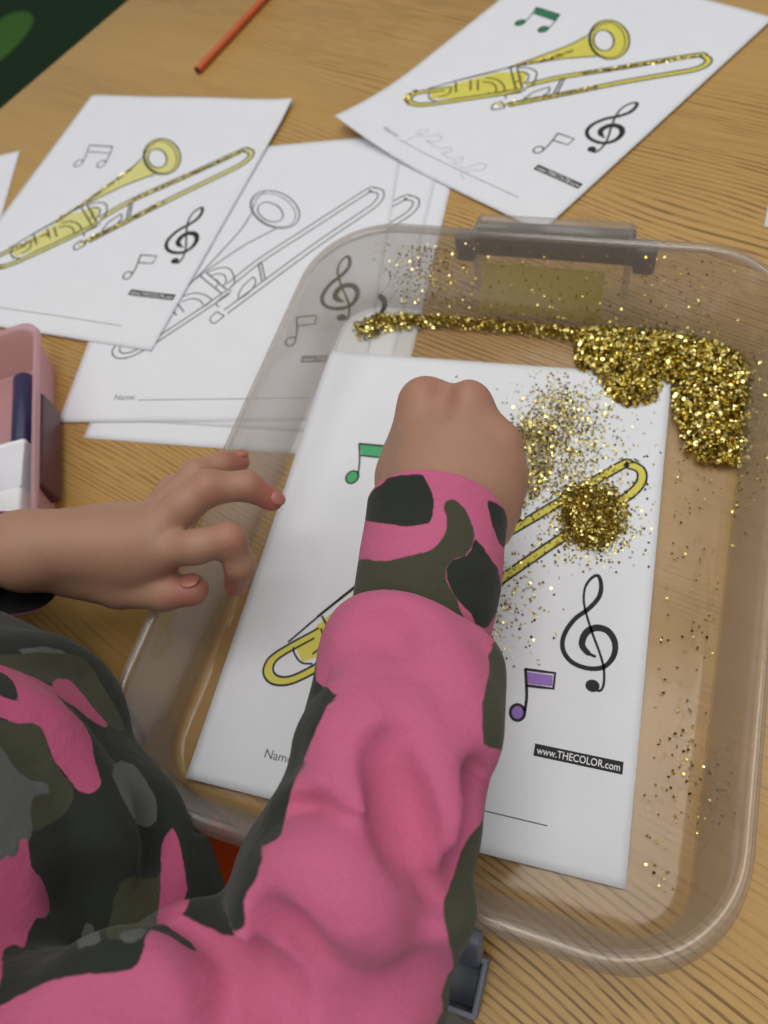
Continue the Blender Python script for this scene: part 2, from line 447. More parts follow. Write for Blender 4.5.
def sheet(pose, z0, curl, label, group, colour, notes=None, loc_off=(0, 0), text=True, scribble=False, printed=True, pale=False):
    x0, y0, th = pose
    root_z = z0
    def fn(u, v, h):          # sheet coordinates -> the sheet's own space
        dx, dz = curl(u, v)
        return (u + dx[0], v + dx[1], dz + h)
    nx, ny = 44, 56
    T = .00018
    v = []; f = []
    for k, h in ((0, T), (1, 0.)):
        for j in range(ny + 1):
            for i in range(nx + 1):
                v.append(fn(W * i / nx, L * j / ny, h))
    A = (nx + 1) * (ny + 1); I = lambda i, j, k=0: k * A + j * (nx + 1) + i
    for j in range(ny):
        for i in range(nx):
            f.append((I(i, j), I(i + 1, j), I(i + 1, j + 1), I(i, j + 1)))
            f.append((I(i, j, 1), I(i, j + 1, 1), I(i + 1, j + 1, 1), I(i + 1, j, 1)))
    for i in range(nx):
        f.append((I(i, 0), I(i, 0, 1), I(i + 1, 0, 1), I(i + 1, 0))); f.append((I(i, ny), I(i + 1, ny), I(i + 1, ny, 1), I(i, ny, 1)))
    for j in range(ny):
        f.append((I(0, j), I(0, j + 1), I(0, j + 1, 1), I(0, j, 1))); f.append((I(nx, j), I(nx, j, 1), I(nx, j + 1, 1), I(nx, j + 1)))
    o = pydata('coloring_sheet', v, f, [M_paper], None, True)
    o.location = (x0, y0, z0); o.rotation_euler = (0, 0, th)
    tag(o, label, 'coloring sheet', group)
    if not printed: return o, fn
    F = lambda u, w, h: fn(u, w, h + T)
    ink = M_ink if colour else M_greyink
    p = trombone(colour, 1.2 if notes and notes[1] else (1.45 if colour else 1.15)).build('trombone_drawing', o, F, [ink, M_paleyellow if pale else M_yellow]); p['label'] = 'trombone outline coloured in yellow' if colour else 'uncoloured trombone outline'
    clef(1.0 if notes and notes[1] else 1.3).build('treble_clef', o, F, [M_ink])
    e = eighth(notes and notes[1]).build('eighth_note', o, F, [M_ink, notes[1] if notes and notes[1] else M_paper])
    if notes and notes[1]: e['label'] = 'eighth note filled in purple'
    e = beamed(notes and notes[0]).build('beamed_notes', o, F, [M_ink, notes[0] if notes and notes[0] else M_paper])
    if notes and notes[0]: e['label'] = 'beamed notes filled in green'
    d = Draw(); d.ribbon([(169.3, 50.2), (210.1, 50.2)], 5.8, 0)
    n0 = len(d.v); d.text('www.THECOLOR.com', 0, 48.6, 4.9, 1, .00003, 1.0, .03)
    xs = [q[0] for q in d.v[n0:]]; k_ = 38.2 / (max(xs) - min(xs))
    for i in range(n0, len(d.v)): d.v[i] = np.array((170.6 + (d.v[i][0] - min(xs)) * k_, d.v[i][1]))
    d.build('web_address_box', o, F, [M_ink, M_white])
    d = Draw(); d.ribbon([(57, 18.0), (180, 18.0)], .55, 0); d.text('Name:', 37.5, 18.4, 6.4, 0, 0., 1.0, .01)
    d.build('name_line', o, F, [M_greyink])
    if scribble:
        d = Draw()
        pts = [(62, 17), (66, 30), (70, 38), (66, 40), (64, 32), (74, 34), (80, 40), (86, 37), (82, 31), (76, 30), (90, 28), (98, 33), (102, 30), (97, 26), (108, 24), (114, 30), (117, 25),
               (112, 22), (124, 22), (130, 31), (136, 33), (137, 27), (130, 22), (126, 16), (132, 12)]
        d.ribbon(catmull(pts, 6), .5, 0); d.build('pencil_scribble', o, F, [M_graph])
    return o, F
URLS = 1.

def flat(u, v): return (0, 0), 0.
def curl_T(u, v): return (0, 0), .0022 * max(0., 1 - u / .03) ** 2 * min(1., max(0., (v - .14) / .13)) ** 1.5
def edge_wave(amp, fx, fy, lift):
    def g(u, v):
        z = amp * (1 + math.sin(fx * u * 30 + fy * v * 24)) / 2
        z += lift * max(0., (.035 - min(u, W - u)) / .035) ** 2
        return (0, 0), z
    return g
def curl_B(u, v):              # the lower left corner rolls up off the table
    s = (u * .66 + v * .75)    # distance from the corner along its diagonal
    q = max(0., .075 - s)
    z = q * q * 2.3
    return (q * q * .3, q * q * .3), z + .0004 * math.sin(u * 40)
def curl_A(u, v):
    q = max(0., v - .24); q2 = max(0., u - .19)
    return (0, 0), .0002 + q * q * 1.5 * (u / W) + q2 * q2 * 2.0 * (v / L) + .0005 * math.sin(u * 30 + 1) ** 2
SHEETS = {}
SHEETS['E'] = sheet((-0.4930, 0.1574, 0.3054), .0003, flat, 'white sheet poking in at the far left behind the yellow trombone sheet', None, False, printed=False)
SHEETS['F'] = sheet((.2645, .4091, math.radians(-6)), .0003, flat, 'white sheet of which one corner shows at the right edge beyond the bin', None, False, printed=False)
SHEETS['G'] = sheet((-.1575, .1925, math.radians(2.4)), .0002, flat, 'lowest white sheet of the pile, its lower and right edges peeking out', None, False, printed=False)
SHEETS['D'] = sheet((-.1700, .2080, math.radians(2.6)), .0006, flat, 'uncoloured trombone sheet second in the pile, only its slide end showing', None, False)
SHEETS['C'] = sheet((-.1825, .2020, .1215), .0010, edge_wave(.0003, 1, 1, .0), 'uncoloured trombone sheet lying half under the yellow one, topmost of the uncoloured pile', None, False)
SHEETS["A"] = sheet((-.3505, .2870, -.0841), .0018, curl_A, 'coloring sheet with a pale yellow trombone touched with gold glitter, next to the pink box', None, True, pale=True)
SHEETS['B'] = sheet((-.0623, .5090, -.5442), .0020, curl_B, 'coloring sheet with green beamed notes and curled corner, lying beyond the bin', None, True, (M_dgreen, None), scribble=True)
SHEETS['T'] = sheet((0, 0, 0), .0034, curl_T, 'coloring sheet with purple eighth note lying inside the plastic bin under the fist', None, True, (M_green, M_purple))

# ------------------------------------------------------------------ glitter
def flakes(name, pts, size, mat, parent=None, flat_=.5, label=None, cat=None, nsides=6, base=None, kind='stuff', shade=None):
    """one mesh of many little hexagonal foil flakes; pts (n,3) centres"""
    n = len(pts)
    nz = rng.normal(size=(n, 3)); nz /= np.linalg.norm(nz, axis=1)[:, None]
    nz = nz * (1 - flat_) + np.array([0, 0, 1.]) * flat_; nz /= np.linalg.norm(nz, axis=1)[:, None]
    a = np.cross(nz, rng.normal(size=(n, 3))); a /= np.linalg.norm(a, axis=1)[:, None]
    b = np.cross(nz, a)
    r = size * rng.uniform(.65, 1.15, n) / 2
    ang = np.arange(nsides) * 2 * PI / nsides
    V = pts[:, None, :] + r[:, None, None] * (a[:, None, :] * np.cos(ang)[None, :, None] + b[:, None, :] * np.sin(ang)[None, :, None])
    V = V.reshape(-1, 3); F = np.arange(n * nsides).reshape(n, nsides).tolist()
    V = V.tolist()
    nb = 0
    if base:
        nb = len(base[1]); o0 = len(V); V += [tuple(p) for p in base[0]]; F += [tuple(o0 + i for i in q) for q in base[1]]
    me = bpy.data.meshes.new(name); me.from_pydata(V, [], F)
    o = link(name, me, [mat] + ([M_glitbase] if base else []), parent, False)
    if base: me.polygons.foreach_set('material_index', [0] * n + [1] * nb)
    at = me.attributes.new('shade', 'FLOAT', 'FACE')
    sh = np.concatenate([rng.random(n) ** 1.6, np.zeros(nb)]); at.data.foreach_set('value', sh.astype(np.float32))
    tag(o, label, cat, None, kind)
    return o
def inpoly(P, poly):
    x, y = P[:, 0], P[:, 1]; c = np.zeros(len(P), bool); n = len(poly)
    for i in range(n):
        x0, y0 = poly[i]; x1, y1 = poly[(i + 1) % n]
        m = ((y0 > y) != (y1 > y)) & (x < (x1 - x0) * (y - y0) / (y1 - y0 + 1e-12) + x0); c ^= m
    return c
def polydist(P, poly):
    d = np.full(len(P), 1e9); n = len(poly)
    for i in range(n):
        a, b = np.array(poly[i]), np.array(poly[(i + 1) % n]); ab = b - a
        t = np.clip(((P - a) @ ab) / (ab @ ab + 1e-12), 0, 1)
        d = np.minimum(d, np.linalg.norm(P - a - t[:, None] * ab, axis=1))
    return np.where(inpoly(P, poly), d, -d)
def heap(poly, z0, top, step=.0016):
    """bumpy heap surface inside a polygon; returns flake centres and base mesh"""
    P = np.array(poly); lo, hi = P.min(0), P.max(0)
    gx, gy = np.arange(lo[0], hi[0], step), np.arange(lo[1], hi[1], step)
    X, Y = np.meshgrid(gx, gy); Q = np.stack([X.ravel(), Y.ravel()], 1)
    ph = rng.uniform(0, 6, 4)
    def H(Q):
        d = polydist(Q, poly)
        w = .0012 * (np.sin(Q[:, 0] * 420 + ph[0]) + np.sin(Q[:, 1] * 390 + ph[1]) + np.sin((Q[:, 0] + Q[:, 1]) * 260 + ph[2]))
        return z0 + (np.clip(d + w * .6, 0, None) * .45).clip(0, top) + np.where(d > .002, w * .25, 0)
    h = H(Q); idx = -np.ones(len(Q), int); d = polydist(Q, poly); ok = d > .0012
    idx[ok] = np.arange(ok.sum()); V = np.column_stack([Q[ok], h[ok]]); I = idx.reshape(X.shape); F = []
    for j in range(I.shape[0] - 1):
        for i in range(I.shape[1] - 1):
            q = (I[j, i], I[j, i + 1], I[j + 1, i + 1], I[j + 1, i])
            if min(q) >= 0: F.append(tuple(int(k) for k in q))
    n = int((hi[0] - lo[0]) * (hi[1] - lo[1]) / (.0011 ** 2) * 1.6)
    R = rng.uniform(lo, hi, (n, 2)); dd = polydist(R, poly)
    keep = dd > rng.exponential(.0012, n) - .0025
    R = R[keep]; hz = H(R) + rng.uniform(.0002, .0011, len(R))
    return np.column_stack([R, hz]), (V.tolist(), F)
def scatter(n, cx, cy, sx, sy, z, rot=0.):
    g = rng.normal(size=(n, 2)) * [sx, sy]; c, s = math.cos(rot), math.sin(rot)
    return np.column_stack([cx + g[:, 0] * c - g[:, 1] * s, cy + g[:, 0] * s + g[:, 1] * c, np.full(n, z)])
GL = []
poly = [(0.1562, 0.3079), (0.1709, 0.3131), (0.2005, 0.3145), (0.2297, 0.3074), (0.2521, 0.2986), (0.2594, 0.2845), (0.2595, 0.2576), (0.2590, 0.2373), (0.2554, 0.2219), (0.2368, 0.2201), (0.2274, 0.2301), (0.2209, 0.2498), (0.2182, 0.2746), (0.2093, 0.2752), (0.2076, 0.2605), (0.1930, 0.2553), (0.1822, 0.2622), (0.1749, 0.2764), (0.1627, 0.2799)]
pts, base = heap(poly, .0042, .0075)
flakes('glitter_heap', pts, .0026, M_glit, None, .42, 'thick heap of gold glitter piled in the far corner of the bin', 'glitter', base=base)
poly2 = [(0.0088, 0.3034), (0.0227, 0.3134), (0.0603, 0.3178), (0.1077, 0.3151), (0.1589, 0.3114), (0.1599, 0.3033), (0.1092, 0.3067), (0.0625, 0.3074), (0.0327, 0.3017), (0.0195, 0.2903)]
pts2, base2 = heap(poly2, .0022, .004)
flakes('glitter_drift', pts2, .0016, M_glit, None, .35, 'thin drift of gold glitter along the far wall below the yellow sticker', 'glitter', base=base2)
# pile poured onto the drawing
pa_ = [(0.1640, 0.1935), (0.1725, 0.1999), (0.1862, 0.1985), (0.1960, 0.1916), (0.2003, 0.1797), (0.1973, 0.1671), (0.1879, 0.1584), (0.1776, 0.1580), (0.1687, 0.1657), (0.1631, 0.1792)]
pb_ = [(0.1311, 0.2305), (0.1385, 0.2400), (0.1496, 0.2362), (0.1561, 0.2228), (0.1562, 0.2057), (0.1514, 0.1918), (0.1446, 0.1811), (0.1380, 0.1769), (0.1331, 0.1827), (0.1315, 0.2025)]
P1, B1 = heap(pa_, .0037, .0030); P2, B2 = heap(pb_, .0037, .0026)
P2 = P2[rng.random(len(P2)) < .75]
sc_ = [P1[rng.random(len(P1)) < .95], P2]
sc_.append(scatter(1500, 0.1813, 0.1800, .012, .013, .0040))
sc_.append(scatter(900, 0.1555, 0.2441, .012, .012, .0040))
sc_.append(scatter(1500, 0.1588, 0.2197, .016, .024, .0040))
sc_.append(scatter(380, 0.1405, 0.1226, .012, .020, .0040))
sc_.append(scatter(260, 0.1606, 0.2063, .035, .035, .0040))
A_ = np.concatenate(sc_); A_ = A_[(A_[:, 0] < .214) & (A_[:, 1] < .276)]
nb1 = len(B1[0])
flakes('poured_glitter', A_, .0016, M_glit, None, .45, 'gold glitter poured over the trombone drawing beside the fist', 'glitter', base=(B1[0], B1[1]))
# loose flakes on the floor and walls of the bin
S_ = []
S_.append(np.column_stack([rng.uniform(.222, .247, 260), rng.uniform(.0, .25, 260), np.full(260, .0032)]))
S_.append(scatter(60, 0.2390, 0.0558, .010, .012, .0032)); S_.append(scatter(90, 0.2505, 0.0440, .005, .008, .0110))
q = np.column_stack([rng.uniform(-.09, .118, 620), rng.random(620) ** 1.6])
A3 = math.radians(-3.2)
def on_far_wall(x, t, spread=1.):
    z = .010 + .042 * t; y = .1628 + (.1782 + .0005 - .1628) * (z - .010) / .044 - .0016
    return (.121 + math.cos(A3) * x - math.sin(A3) * y, .1525 + math.sin(A3) * x + math.cos(A3) * y, z)
S_.append(np.array([on_far_wall(a, b) for a, b in q]))
q = np.column_stack([rng.normal(-.072, .016, 520), rng.random(520) ** .8 * .9])
S_.append(np.array([on_far_wall(a, b) for a, b in q]))
q = np.column_stack([rng.uniform(.02, .15, 360), rng.random(360) ** 1.4])
def on_side_wall(y, t):
    z = .010 + .040 * t; x = .1243 + .0045 + (.1336 - .1243 - .0015) * (z - .010) / .044 - .0010
    return (.121 + math.cos(A3) * x - math.sin(A3) * y, .1525 + math.sin(A3) * x + math.cos(A3) * y, z)
S_.append(np.array([on_side_wall(a, b) for a, b in q]))
flakes('loose_glitter', np.concatenate(S_), .0015, M_glit, None, .3, 'sparse gold glitter flakes stuck on the floor and walls of the bin', 'glitter')
# a few flakes on the table
T_ = np.array([(-0.1238, 0.1401, 0.0005), (-0.1670, 0.1678, 0.0005), (-0.1698, 0.1892, 0.0005), (-0.0594, 0.0707, 0.0005), (-0.1259, 0.1708, 0.0005)])
for i_, p_ in enumerate([(-0.1238, 0.1401, 0.0005), (-0.1670, 0.1678, 0.0005)]):
    o = flakes('glitter_flake', np.array([p_]), .0034, M_glit, None, .9, ['gold glitter flake on the table close above the left wrist', 'gold glitter flake on the table near the pink pencil box'][i_], 'glitter flake', kind='thing')
# glitter glued along the drawings of the two finished sheets
def glued(key, paths, n, size, spread, bright):
    o, F_ = SHEETS[key]; P_ = []
    for path, m in paths:
        c = np.array(catmull(path, 8)); k = rng.integers(0, len(c) - 1, m); t_ = rng.random(m)[:, None]
        uv = c[k] * (1 - t_) + c[k + 1] * t_ + rng.normal(size=(m, 2)) * spread
        P_ += [F_(a / 1000, b / 1000, .0005) for a, b in uv]
    for (a, b) in bright:
        P_ += [F_(a / 1000 + rng.normal() * .0007, b / 1000 + rng.normal() * .0007, .0012) for _ in range(3)]
    g_ = flakes('glued_glitter', np.array(P_), size, M_glit, o, .5, 'gold glitter glued along the trombone', None)
glued('A', [([(60, 114), (80, 148), (100, 186)], 260), ([(97, 91), (120, 114), (151, 147)], 260), ([(119, 145), (160, 182), (196, 214)], 190), ([(26, 72), (23, 61), (31, 55), (40, 58)], 110), ([(35, 76), (60, 100)], 60)],
      0, .0019, .8, [(62, 119), (63, 117), (78, 146), (84, 158), (88, 163), (160, 182), (163, 186), (178, 198), (142, 141), (146, 145), (27, 66), (30, 58)])
glued('B', [([(76, 138), (90, 152), (104, 174)], 230), ([(97, 91), (130, 125), (150, 146)], 230), ([(130, 155), (160, 182), (192, 210)], 300), ([(26, 72), (23, 61), (31, 55)], 120)],
      0, .0017, .8, [(84, 147), (90, 154), (28, 58), (110, 108), (150, 147), (158, 155), (184, 204), (180, 200), (187, 207)])


# ------------------------------------------------------------------ plastic bin
BIN = empty('storage_bin', (.121, .1525, 0.0003), math.radians(-3.2))
tag(BIN, 'shallow clear plastic storage bin with grey latches, gold glitter and a sheet inside', 'bin')
def rring(hx, hy, r, z, n=14, cx=0., cy=0.):
    out = []
    for k, (sx, sy) in enumerate(((1, 1), (-1, 1), (-1, -1), (1, -1))):
        for i in range(n + 1):
            a = PI / 2 * k + PI / 2 * i / n
            out.append((cx + sx * (hx - r) + r * math.cos(a), cy + sy * (hy - r) + r * math.sin(a), z))
    return out
def loft(rings, closed_path=True, cap0=False, cap1=False):
    n = len(rings[0]); v = [p for r in rings for p in r]; f = []
    for k in range(len(rings) - 1):
        for i in range(n):
            j = (i + 1) % n
            f.append((k * n + i, k * n + j, (k + 1) * n + j, (k + 1) * n + i))
    if cap0: f.append(tuple(reversed(range(n))))
    if cap1: f.append(tuple(range((len(rings) - 1) * n, len(rings) * n)))
    return v, f
prof_in = [(.1170, .1550, .030, .0014), (.1205, .1588, .033, .0020), (.1230, .1612, .035, .0046), (.1243, .1628, .036, .010), (.1262, .1668, .038, .024),
           (.1308, .1738, .040, .042), (.1336, .1782, .0425, .0540), (.1344, .1790, .0435, .0560), (.1356, .1802, .0445, .0570), (.1382, .1832, .047, .0573), (.1397, .1847, .048, .0565), (.1402, .1852, .0485, .0545), (.1404, .1854, .0485, .0490)]
prof_out = [(.1394, .1844, .0475, .0490), (.1391, .1841, .0475, .0545), (.1382, .1832, .047, .0561), (.1360, .1806, .0455, .0558), (.1349, .1795, .0445, .0540), (.1322, .1752, .042, .042),
            (.1277, .1682, .040, .024), (.1258, .1643, .038, .0095), (.1243, .1625, .037, .0034), (.1215, .1598, .035, .0008), (.1172, .1552, .030, .0002)]
def bin_ring(hx, hy, r, z):
    q = min(1., max(0., z / .055))
    return rring(hx + .0048 * (1 - q), hy + .0020 * (1 - q) - .0040 * q, r - .010 * (1 - q) + .004 * q, z, cx=.0008 * (1 - q) + .0012 * q, cy=-.0015 * (1 - q) + .0035 * q)
rings = [bin_ring(*p) for p in prof_in + prof_out]
v, f = loft(rings, cap0=True, cap1=True)
body = pydata('bin_body', v, f, [M_wall, M_base], BIN, True)
mi = []
for p in body.data.polygons:
    c = p.center; mi.append(1 if c.z < .0042 else 0)
body.data.polygons.foreach_set('material_index', mi)
def latch_part(y0, sgn, opened):
    bm = bmesh.new()
    if not opened:
        add_box(bm, (-.0520, y0 + sgn * .002, .031), (.0520, y0 + sgn * .009, .048), .0022, 3)
        for s in (-1, 1):
            add_box(bm, (s * .055 - .0065, y0 + sgn * .000, .026), (s * .055 + .0065, y0 + sgn * .011, .046), .003, 3)
        add_box(bm, (-.048, y0 + sgn * .006, .046), (.048, y0 + sgn * .012, .052), .0018, 3)
    else:
        for s in (-1, 1):      # hinge arms drop from under the rim
            M = Matrix.Translation((s * .043, y0 + sgn * .006, .036)) @ Matrix.Rotation(math.radians(-16) * -sgn, 4, 'X')
            add_box(bm, (-.0085, -.0035, -.022), (.0085, .0035, .014), .002, 3, M)
        # trough shaped grip hanging at their ends: floor, two long sides, two ends
        yb = y0 + sgn * .021
        add_box(bm, (-.054, yb - .0105, .003), (.054, yb + .0105, .0055), .001, 2)
        for s in (-1, 1):
            add_box(bm, (-.054, yb + s * .0100 - .0013, .003), (.054, yb + s * .0100 + .0013, .0215), .0011, 2)
            add_box(bm, (s * .0528 - .0013, yb - .0105, .003), (s * .0528 + .0013, yb + .0105, .0215), .0011, 2)
    return bm
bm = latch_part(.1855, 1, False); o = bm_obj('latch', bm, [M_latch], BIN, True, .7); o['label'] = 'grey snap latch at the far end, closed'; o.location = (.0055, 0, 0)
bm = latch_part(-.1790, -1, True); o = bm_obj('latch', bm, [M_latch], BIN, True, .7); o['label'] = 'grey snap latch at the near end, hanging open'; o.location = (.0, 0, 0)
# clear moulded housings the latches clip onto
for sgn in (1, -1):
    bm = bmesh.new(); y0 = .1848 if sgn > 0 else -.1775
    yo = y0 + sgn * .0125
    lo, hi = min(y0, yo), max(y0, yo)
    w = .046 if sgn > 0 else .040
    add_box(bm, (-w, lo, .0545), (w, hi, .0565), .0008, 2)
    for s in (-1, 1):
        add_box(bm, (s * w - .0016, lo - (.006 if sgn > 0 else 0), .012), (s * w + .0016, hi + (0 if sgn > 0 else .0), .0550), .0008, 2)
    o = bm_obj('latch_housing', bm, [M_wall], BIN, True, .7); o.location = (.0055 if sgn > 0 else 0, 0, 0)
# yellow label on the outside of the far wall
bm = bmesh.new(); v = []
zz = [(.003, .1660), (.014, .1690), (.026, .1728), (.036, .1762)]
for z, y in zz:
    for x in (-.040, .036): v.append((x, y + .0012, z))
for z, y in zz:
    for x in (-.040, .036): v.append((x, y + .0016, z))
f = []
for k in range(3):
    f += [(2 * k, 2 * k + 1, 2 * k + 3, 2 * k + 2), (8 + 2 * k, 8 + 2 * k + 2, 8 + 2 * k + 3, 8 + 2 * k + 1), (2 * k, 2 * k + 2, 8 + 2 * k + 2, 8 + 2 * k), (2 * k + 1, 8 + 2 * k + 1, 8 + 2 * k + 3, 2 * k + 3)]
f += [(0, 8, 9, 1), (6, 7, 15, 14)]
bm.free(); o = pydata('sticker', v, f, [M_label], BIN); o['label'] = 'yellow paper sticker outside the far wall'; o.location = (.0035, 0, 0)

# ------------------------------------------------------------------ pencil
pa, pb = Vector((-0.2246, 0.5958, 0.0040)), Vector((-0.1931, 0.7104, 0.0040))
dr = (pb - pa).normalized()
PEN = empty('pencil', (pa.x, pa.y, .0004), math.atan2(dr.y, dr.x)); tag(PEN, 'orange pencil lying on the bare table top beyond the sheets', 'pencil')
R0 = .0037
def hexring(x, r, rot=PI / 6): return [(x, r * math.cos(rot + k * PI / 3), r * math.sin(rot + k * PI / 3) + R0 * math.cos(PI / 6)) for k in range(6)]
v, f = loft([hexring(.0004, R0), hexring(.155, R0)], cap0=True, cap1=True); pydata('shaft', v, f, [M_pencil], PEN)
v, f = loft([hexring(-.0002, R0 * .92), hexring(.0005, R0 * .92)], cap0=True, cap1=True); pydata('end_cap', v, f, [M_pencilend], PEN)
v, f = loft([hexring(.155, R0), hexring(.168, R0 * .35), hexring(.173, R0 * .06)], cap0=True, cap1=True); pydata('point', v, f, [plain('sharpened_wood', srgb(214, 172, 122), .6)], PEN)

# ------------------------------------------------------------------ pink pencil box
bx = Vector((-.2010, .2525, 0)); bd = Vector((.0623, -.1219, 0)).normalized()
BOX = empty('pencil_box', (bx.x, bx.y, .0003), math.atan2(bd.y, bd.x)); tag(BOX, 'open translucent pink plastic pencil box at the left edge beside the wrist', 'pencil box')
# box x runs along its long side, y away from the bin is negative
Lb, Wb, Hb = .195, .120, .036
def bring(inset, z, r=.014):
    return rring(Lb / 2 - inset, Wb / 2 - inset, max(.003, r - inset * .5), z, 8, cx=Lb / 2 - .012, cy=-Wb / 2)
v, f = loft([bring(.012, .0018), bring(.0095, .003), bring(.0050, .030), bring(.0042, .0345), bring(.0030, Hb), bring(0, Hb), bring(-.0004, .0325), bring(.0014, .0320), bring(.0034, .030), bring(.0080, .002), bring(.012, 0.)], cap0=True, cap1=True)
pydata('box_body', v, f, [M_pinkpl], BOX, True)
bm = bmesh.new(); add_box(bm, (.050, -.0085, .006), (.125, -.0005, .029), .002, 3); bm_obj('latch', bm, [M_plum], BOX, True, .7)  # no real latch: dark block stands in for the plum side and its shadow
def place_in_box(x, y): return BOX.matrix_basis @ Vector((x, y, 0))
ERM = plain('white_rubber', srgb(240, 240, 242), .6)
for (x, y, sx, sy, rz) in ((.108, -.030, .060, .026, -.05),):
    e = empty('eraser', place_in_box(x, y) + Vector((0, 0, .0022)), BOX.rotation_euler.z + rz); tag(e, 'white block eraser inside the pink pencil box', 'eraser')
    bm = bmesh.new(); add_box(bm, (-sx / 2, -sy / 2, 0), (sx / 2, sy / 2, .022), .003, 3); bm_obj('rubber', bm, [ERM], e, True, .7)
    bm = bmesh.new(); add_box(bm, (-sx / 2 + .004, -sy / 2 - .0005, -.0003), (sx / 2 - .02, sy / 2 + .0005, .0226), .002, 2); bm_obj('sleeve', bm, [plain('white_card', srgb(225, 225, 232), .5)], e, True, .7)
e = empty('marker', place_in_box(.012, -.026) + Vector((0, 0, .0022)), BOX.rotation_euler.z); tag(e, 'dark blue marker lying inside the pink pencil box', 'marker')
MB = plain('navy_plastic', srgb(44, 46, 84), .35)
def cylx(name, x0, x1, r0, r1, m, par, zc):
    rr = [[(x, r * math.cos(a), zc + r * math.sin(a)) for a in [2 * PI * k / 20 for k in range(20)]] for x, r in ((x0, r0 * .8), (x0 + .002, r0), (x1 - .002, r1), (x1, r1 * .8))]
    v, f = loft(rr, cap0=True, cap1=True); return pydata(name, v, f, [m], par, True)
cylx('barrel', .0, .070, .0075, .0075, MB, e, .0080); cylx('cap', .0605, .0625, .0078, .0078, MB, e, .0080)

# ------------------------------------------------------------------ child
class Field:
    def __init__(s, lo, hi, vox):
        s.lo = np.array(lo, float); s.vox = vox
        s.n = np.ceil((np.array(hi) - s.lo) / vox).astype(int) + 1
        s.a = np.full(tuple(s.n), .05, np.float32)
    def _sub(s, lo, hi):
        i0 = np.clip(np.floor((lo - s.lo) / s.vox).astype(int), 0, s.n); i1 = np.clip(np.ceil((hi - s.lo) / s.vox).astype(int) + 1, 0, s.n)
        if (i1 <= i0).any(): return None
        ax = [(s.lo[k] + np.arange(i0[k], i1[k]) * s.vox).astype(np.float32) for k in range(3)]
        return (slice(i0[0], i1[0]), slice(i0[1], i1[1]), slice(i0[2], i1[2])), ax[0][:, None, None], ax[1][None, :, None], ax[2][None, None, :]
    def _blend(s, sl, d, k, sub=False):
        a = s.a[sl]
        if sub:
            h = np.maximum(k - np.abs(a + d), 0) / max(k, 1e-9); s.a[sl] = np.maximum(a, -d) + h * h * k / 4
        else:
            h = np.maximum(k - np.abs(a - d), 0) / max(k, 1e-9); s.a[sl] = np.minimum(a, d) - h * h * k / 4
    def cone(s, a, b, ra, rb, k=.004, sub=False, sq=None):
        a = np.array(a, np.float32); b = np.array(b, np.float32); m = max(ra, rb) + k + .012
        r = s._sub(np.minimum(a, b) - m, np.maximum(a, b) + m)
        if r is None: return
        sl, x, y, z = r; ab = b - a; L2 = float(ab @ ab) + 1e-12
        t = np.clip(((x - a[0]) * ab[0] + (y - a[1]) * ab[1] + (z - a[2]) * ab[2]) / L2, 0, 1)
        d = np.sqrt((x - a[0] - t * ab[0]) ** 2 + (y - a[1] - t * ab[1]) ** 2 + (z - a[2] - t * ab[2]) ** 2) - (ra + (rb - ra) * t)
        s._blend(sl, d, k, sub)
    def chain(s, pts, k=.004, sub=False):
        for p, q in zip(pts[:-1], pts[1:]): s.cone(p[:3], q[:3], p[3], q[3], k, sub)
    def ell(s, c, rad, ax=None, k=.01, sub=False):
        c = np.array(c, np.float32); ax = np.eye(3) if ax is None else np.array(ax, float)
        m = max(rad) + k + .012; r = s._sub(c - m, c + m)
        if r is None: return
        sl, x, y, z = r; q = [(x - c[0]) * ax[i][0] + (y - c[1]) * ax[i][1] + (z - c[2]) * ax[i][2] for i in range(3)]
        k0 = np.sqrt(sum((q[i] / rad[i]) ** 2 for i in range(3))); k1 = np.sqrt(sum((q[i] / rad[i] ** 2) ** 2 for i in range(3))) + 1e-6
        s._blend(sl, k0 * (k0 - 1) / k1, k, sub)
    def mesh(s, name, mats, parent, smooth_iter=1):
        g = vdb.FloatGrid(.05); g.copyFromArray(s.a); g.transform = vdb.createLinearTransform(voxelSize=s.vox)
        pts, quads = g.convertToQuads(0.)
        pts = pts + s.lo
        me = bpy.data.meshes.new(name); me.from_pydata(pts.tolist(), [], quads[:, ::-1].tolist())
        bm = bmesh.new(); bm.from_mesh(me)
        for _ in range(smooth_iter): bmesh.ops.smooth_vert(bm, verts=bm.verts, factor=.5, use_axis_x=True, use_axis_y=True, use_axis_z=True)
        bmesh.ops.recalc_face_normals(bm, faces=bm.faces[:]); bm.to_mesh(me); bm.free()
        return link(name, me, mats, parent, True)

CHILD = empty('child', (-.16, -.17, -.27)); inv = Vector((.16, .17, .27))
tag(CHILD, 'child in a pink and camouflage fleece sprinkling glitter from a closed fist over the bin', 'person')
def adopt(o): o.location = inv; return o

RW = (0.1190, 0.1060, 0.0959); RE = (0.1187, -0.0548, 0.0969); RS = (-.02, -.135, .15)
LW = (-0.0794, 0.0779, 0.0865); LE = (-.245, .085, .055); LS = (-.165, -.005, .13)
F = Field((-.34, -.24, -.10), (.20, .205, .42), .0016)
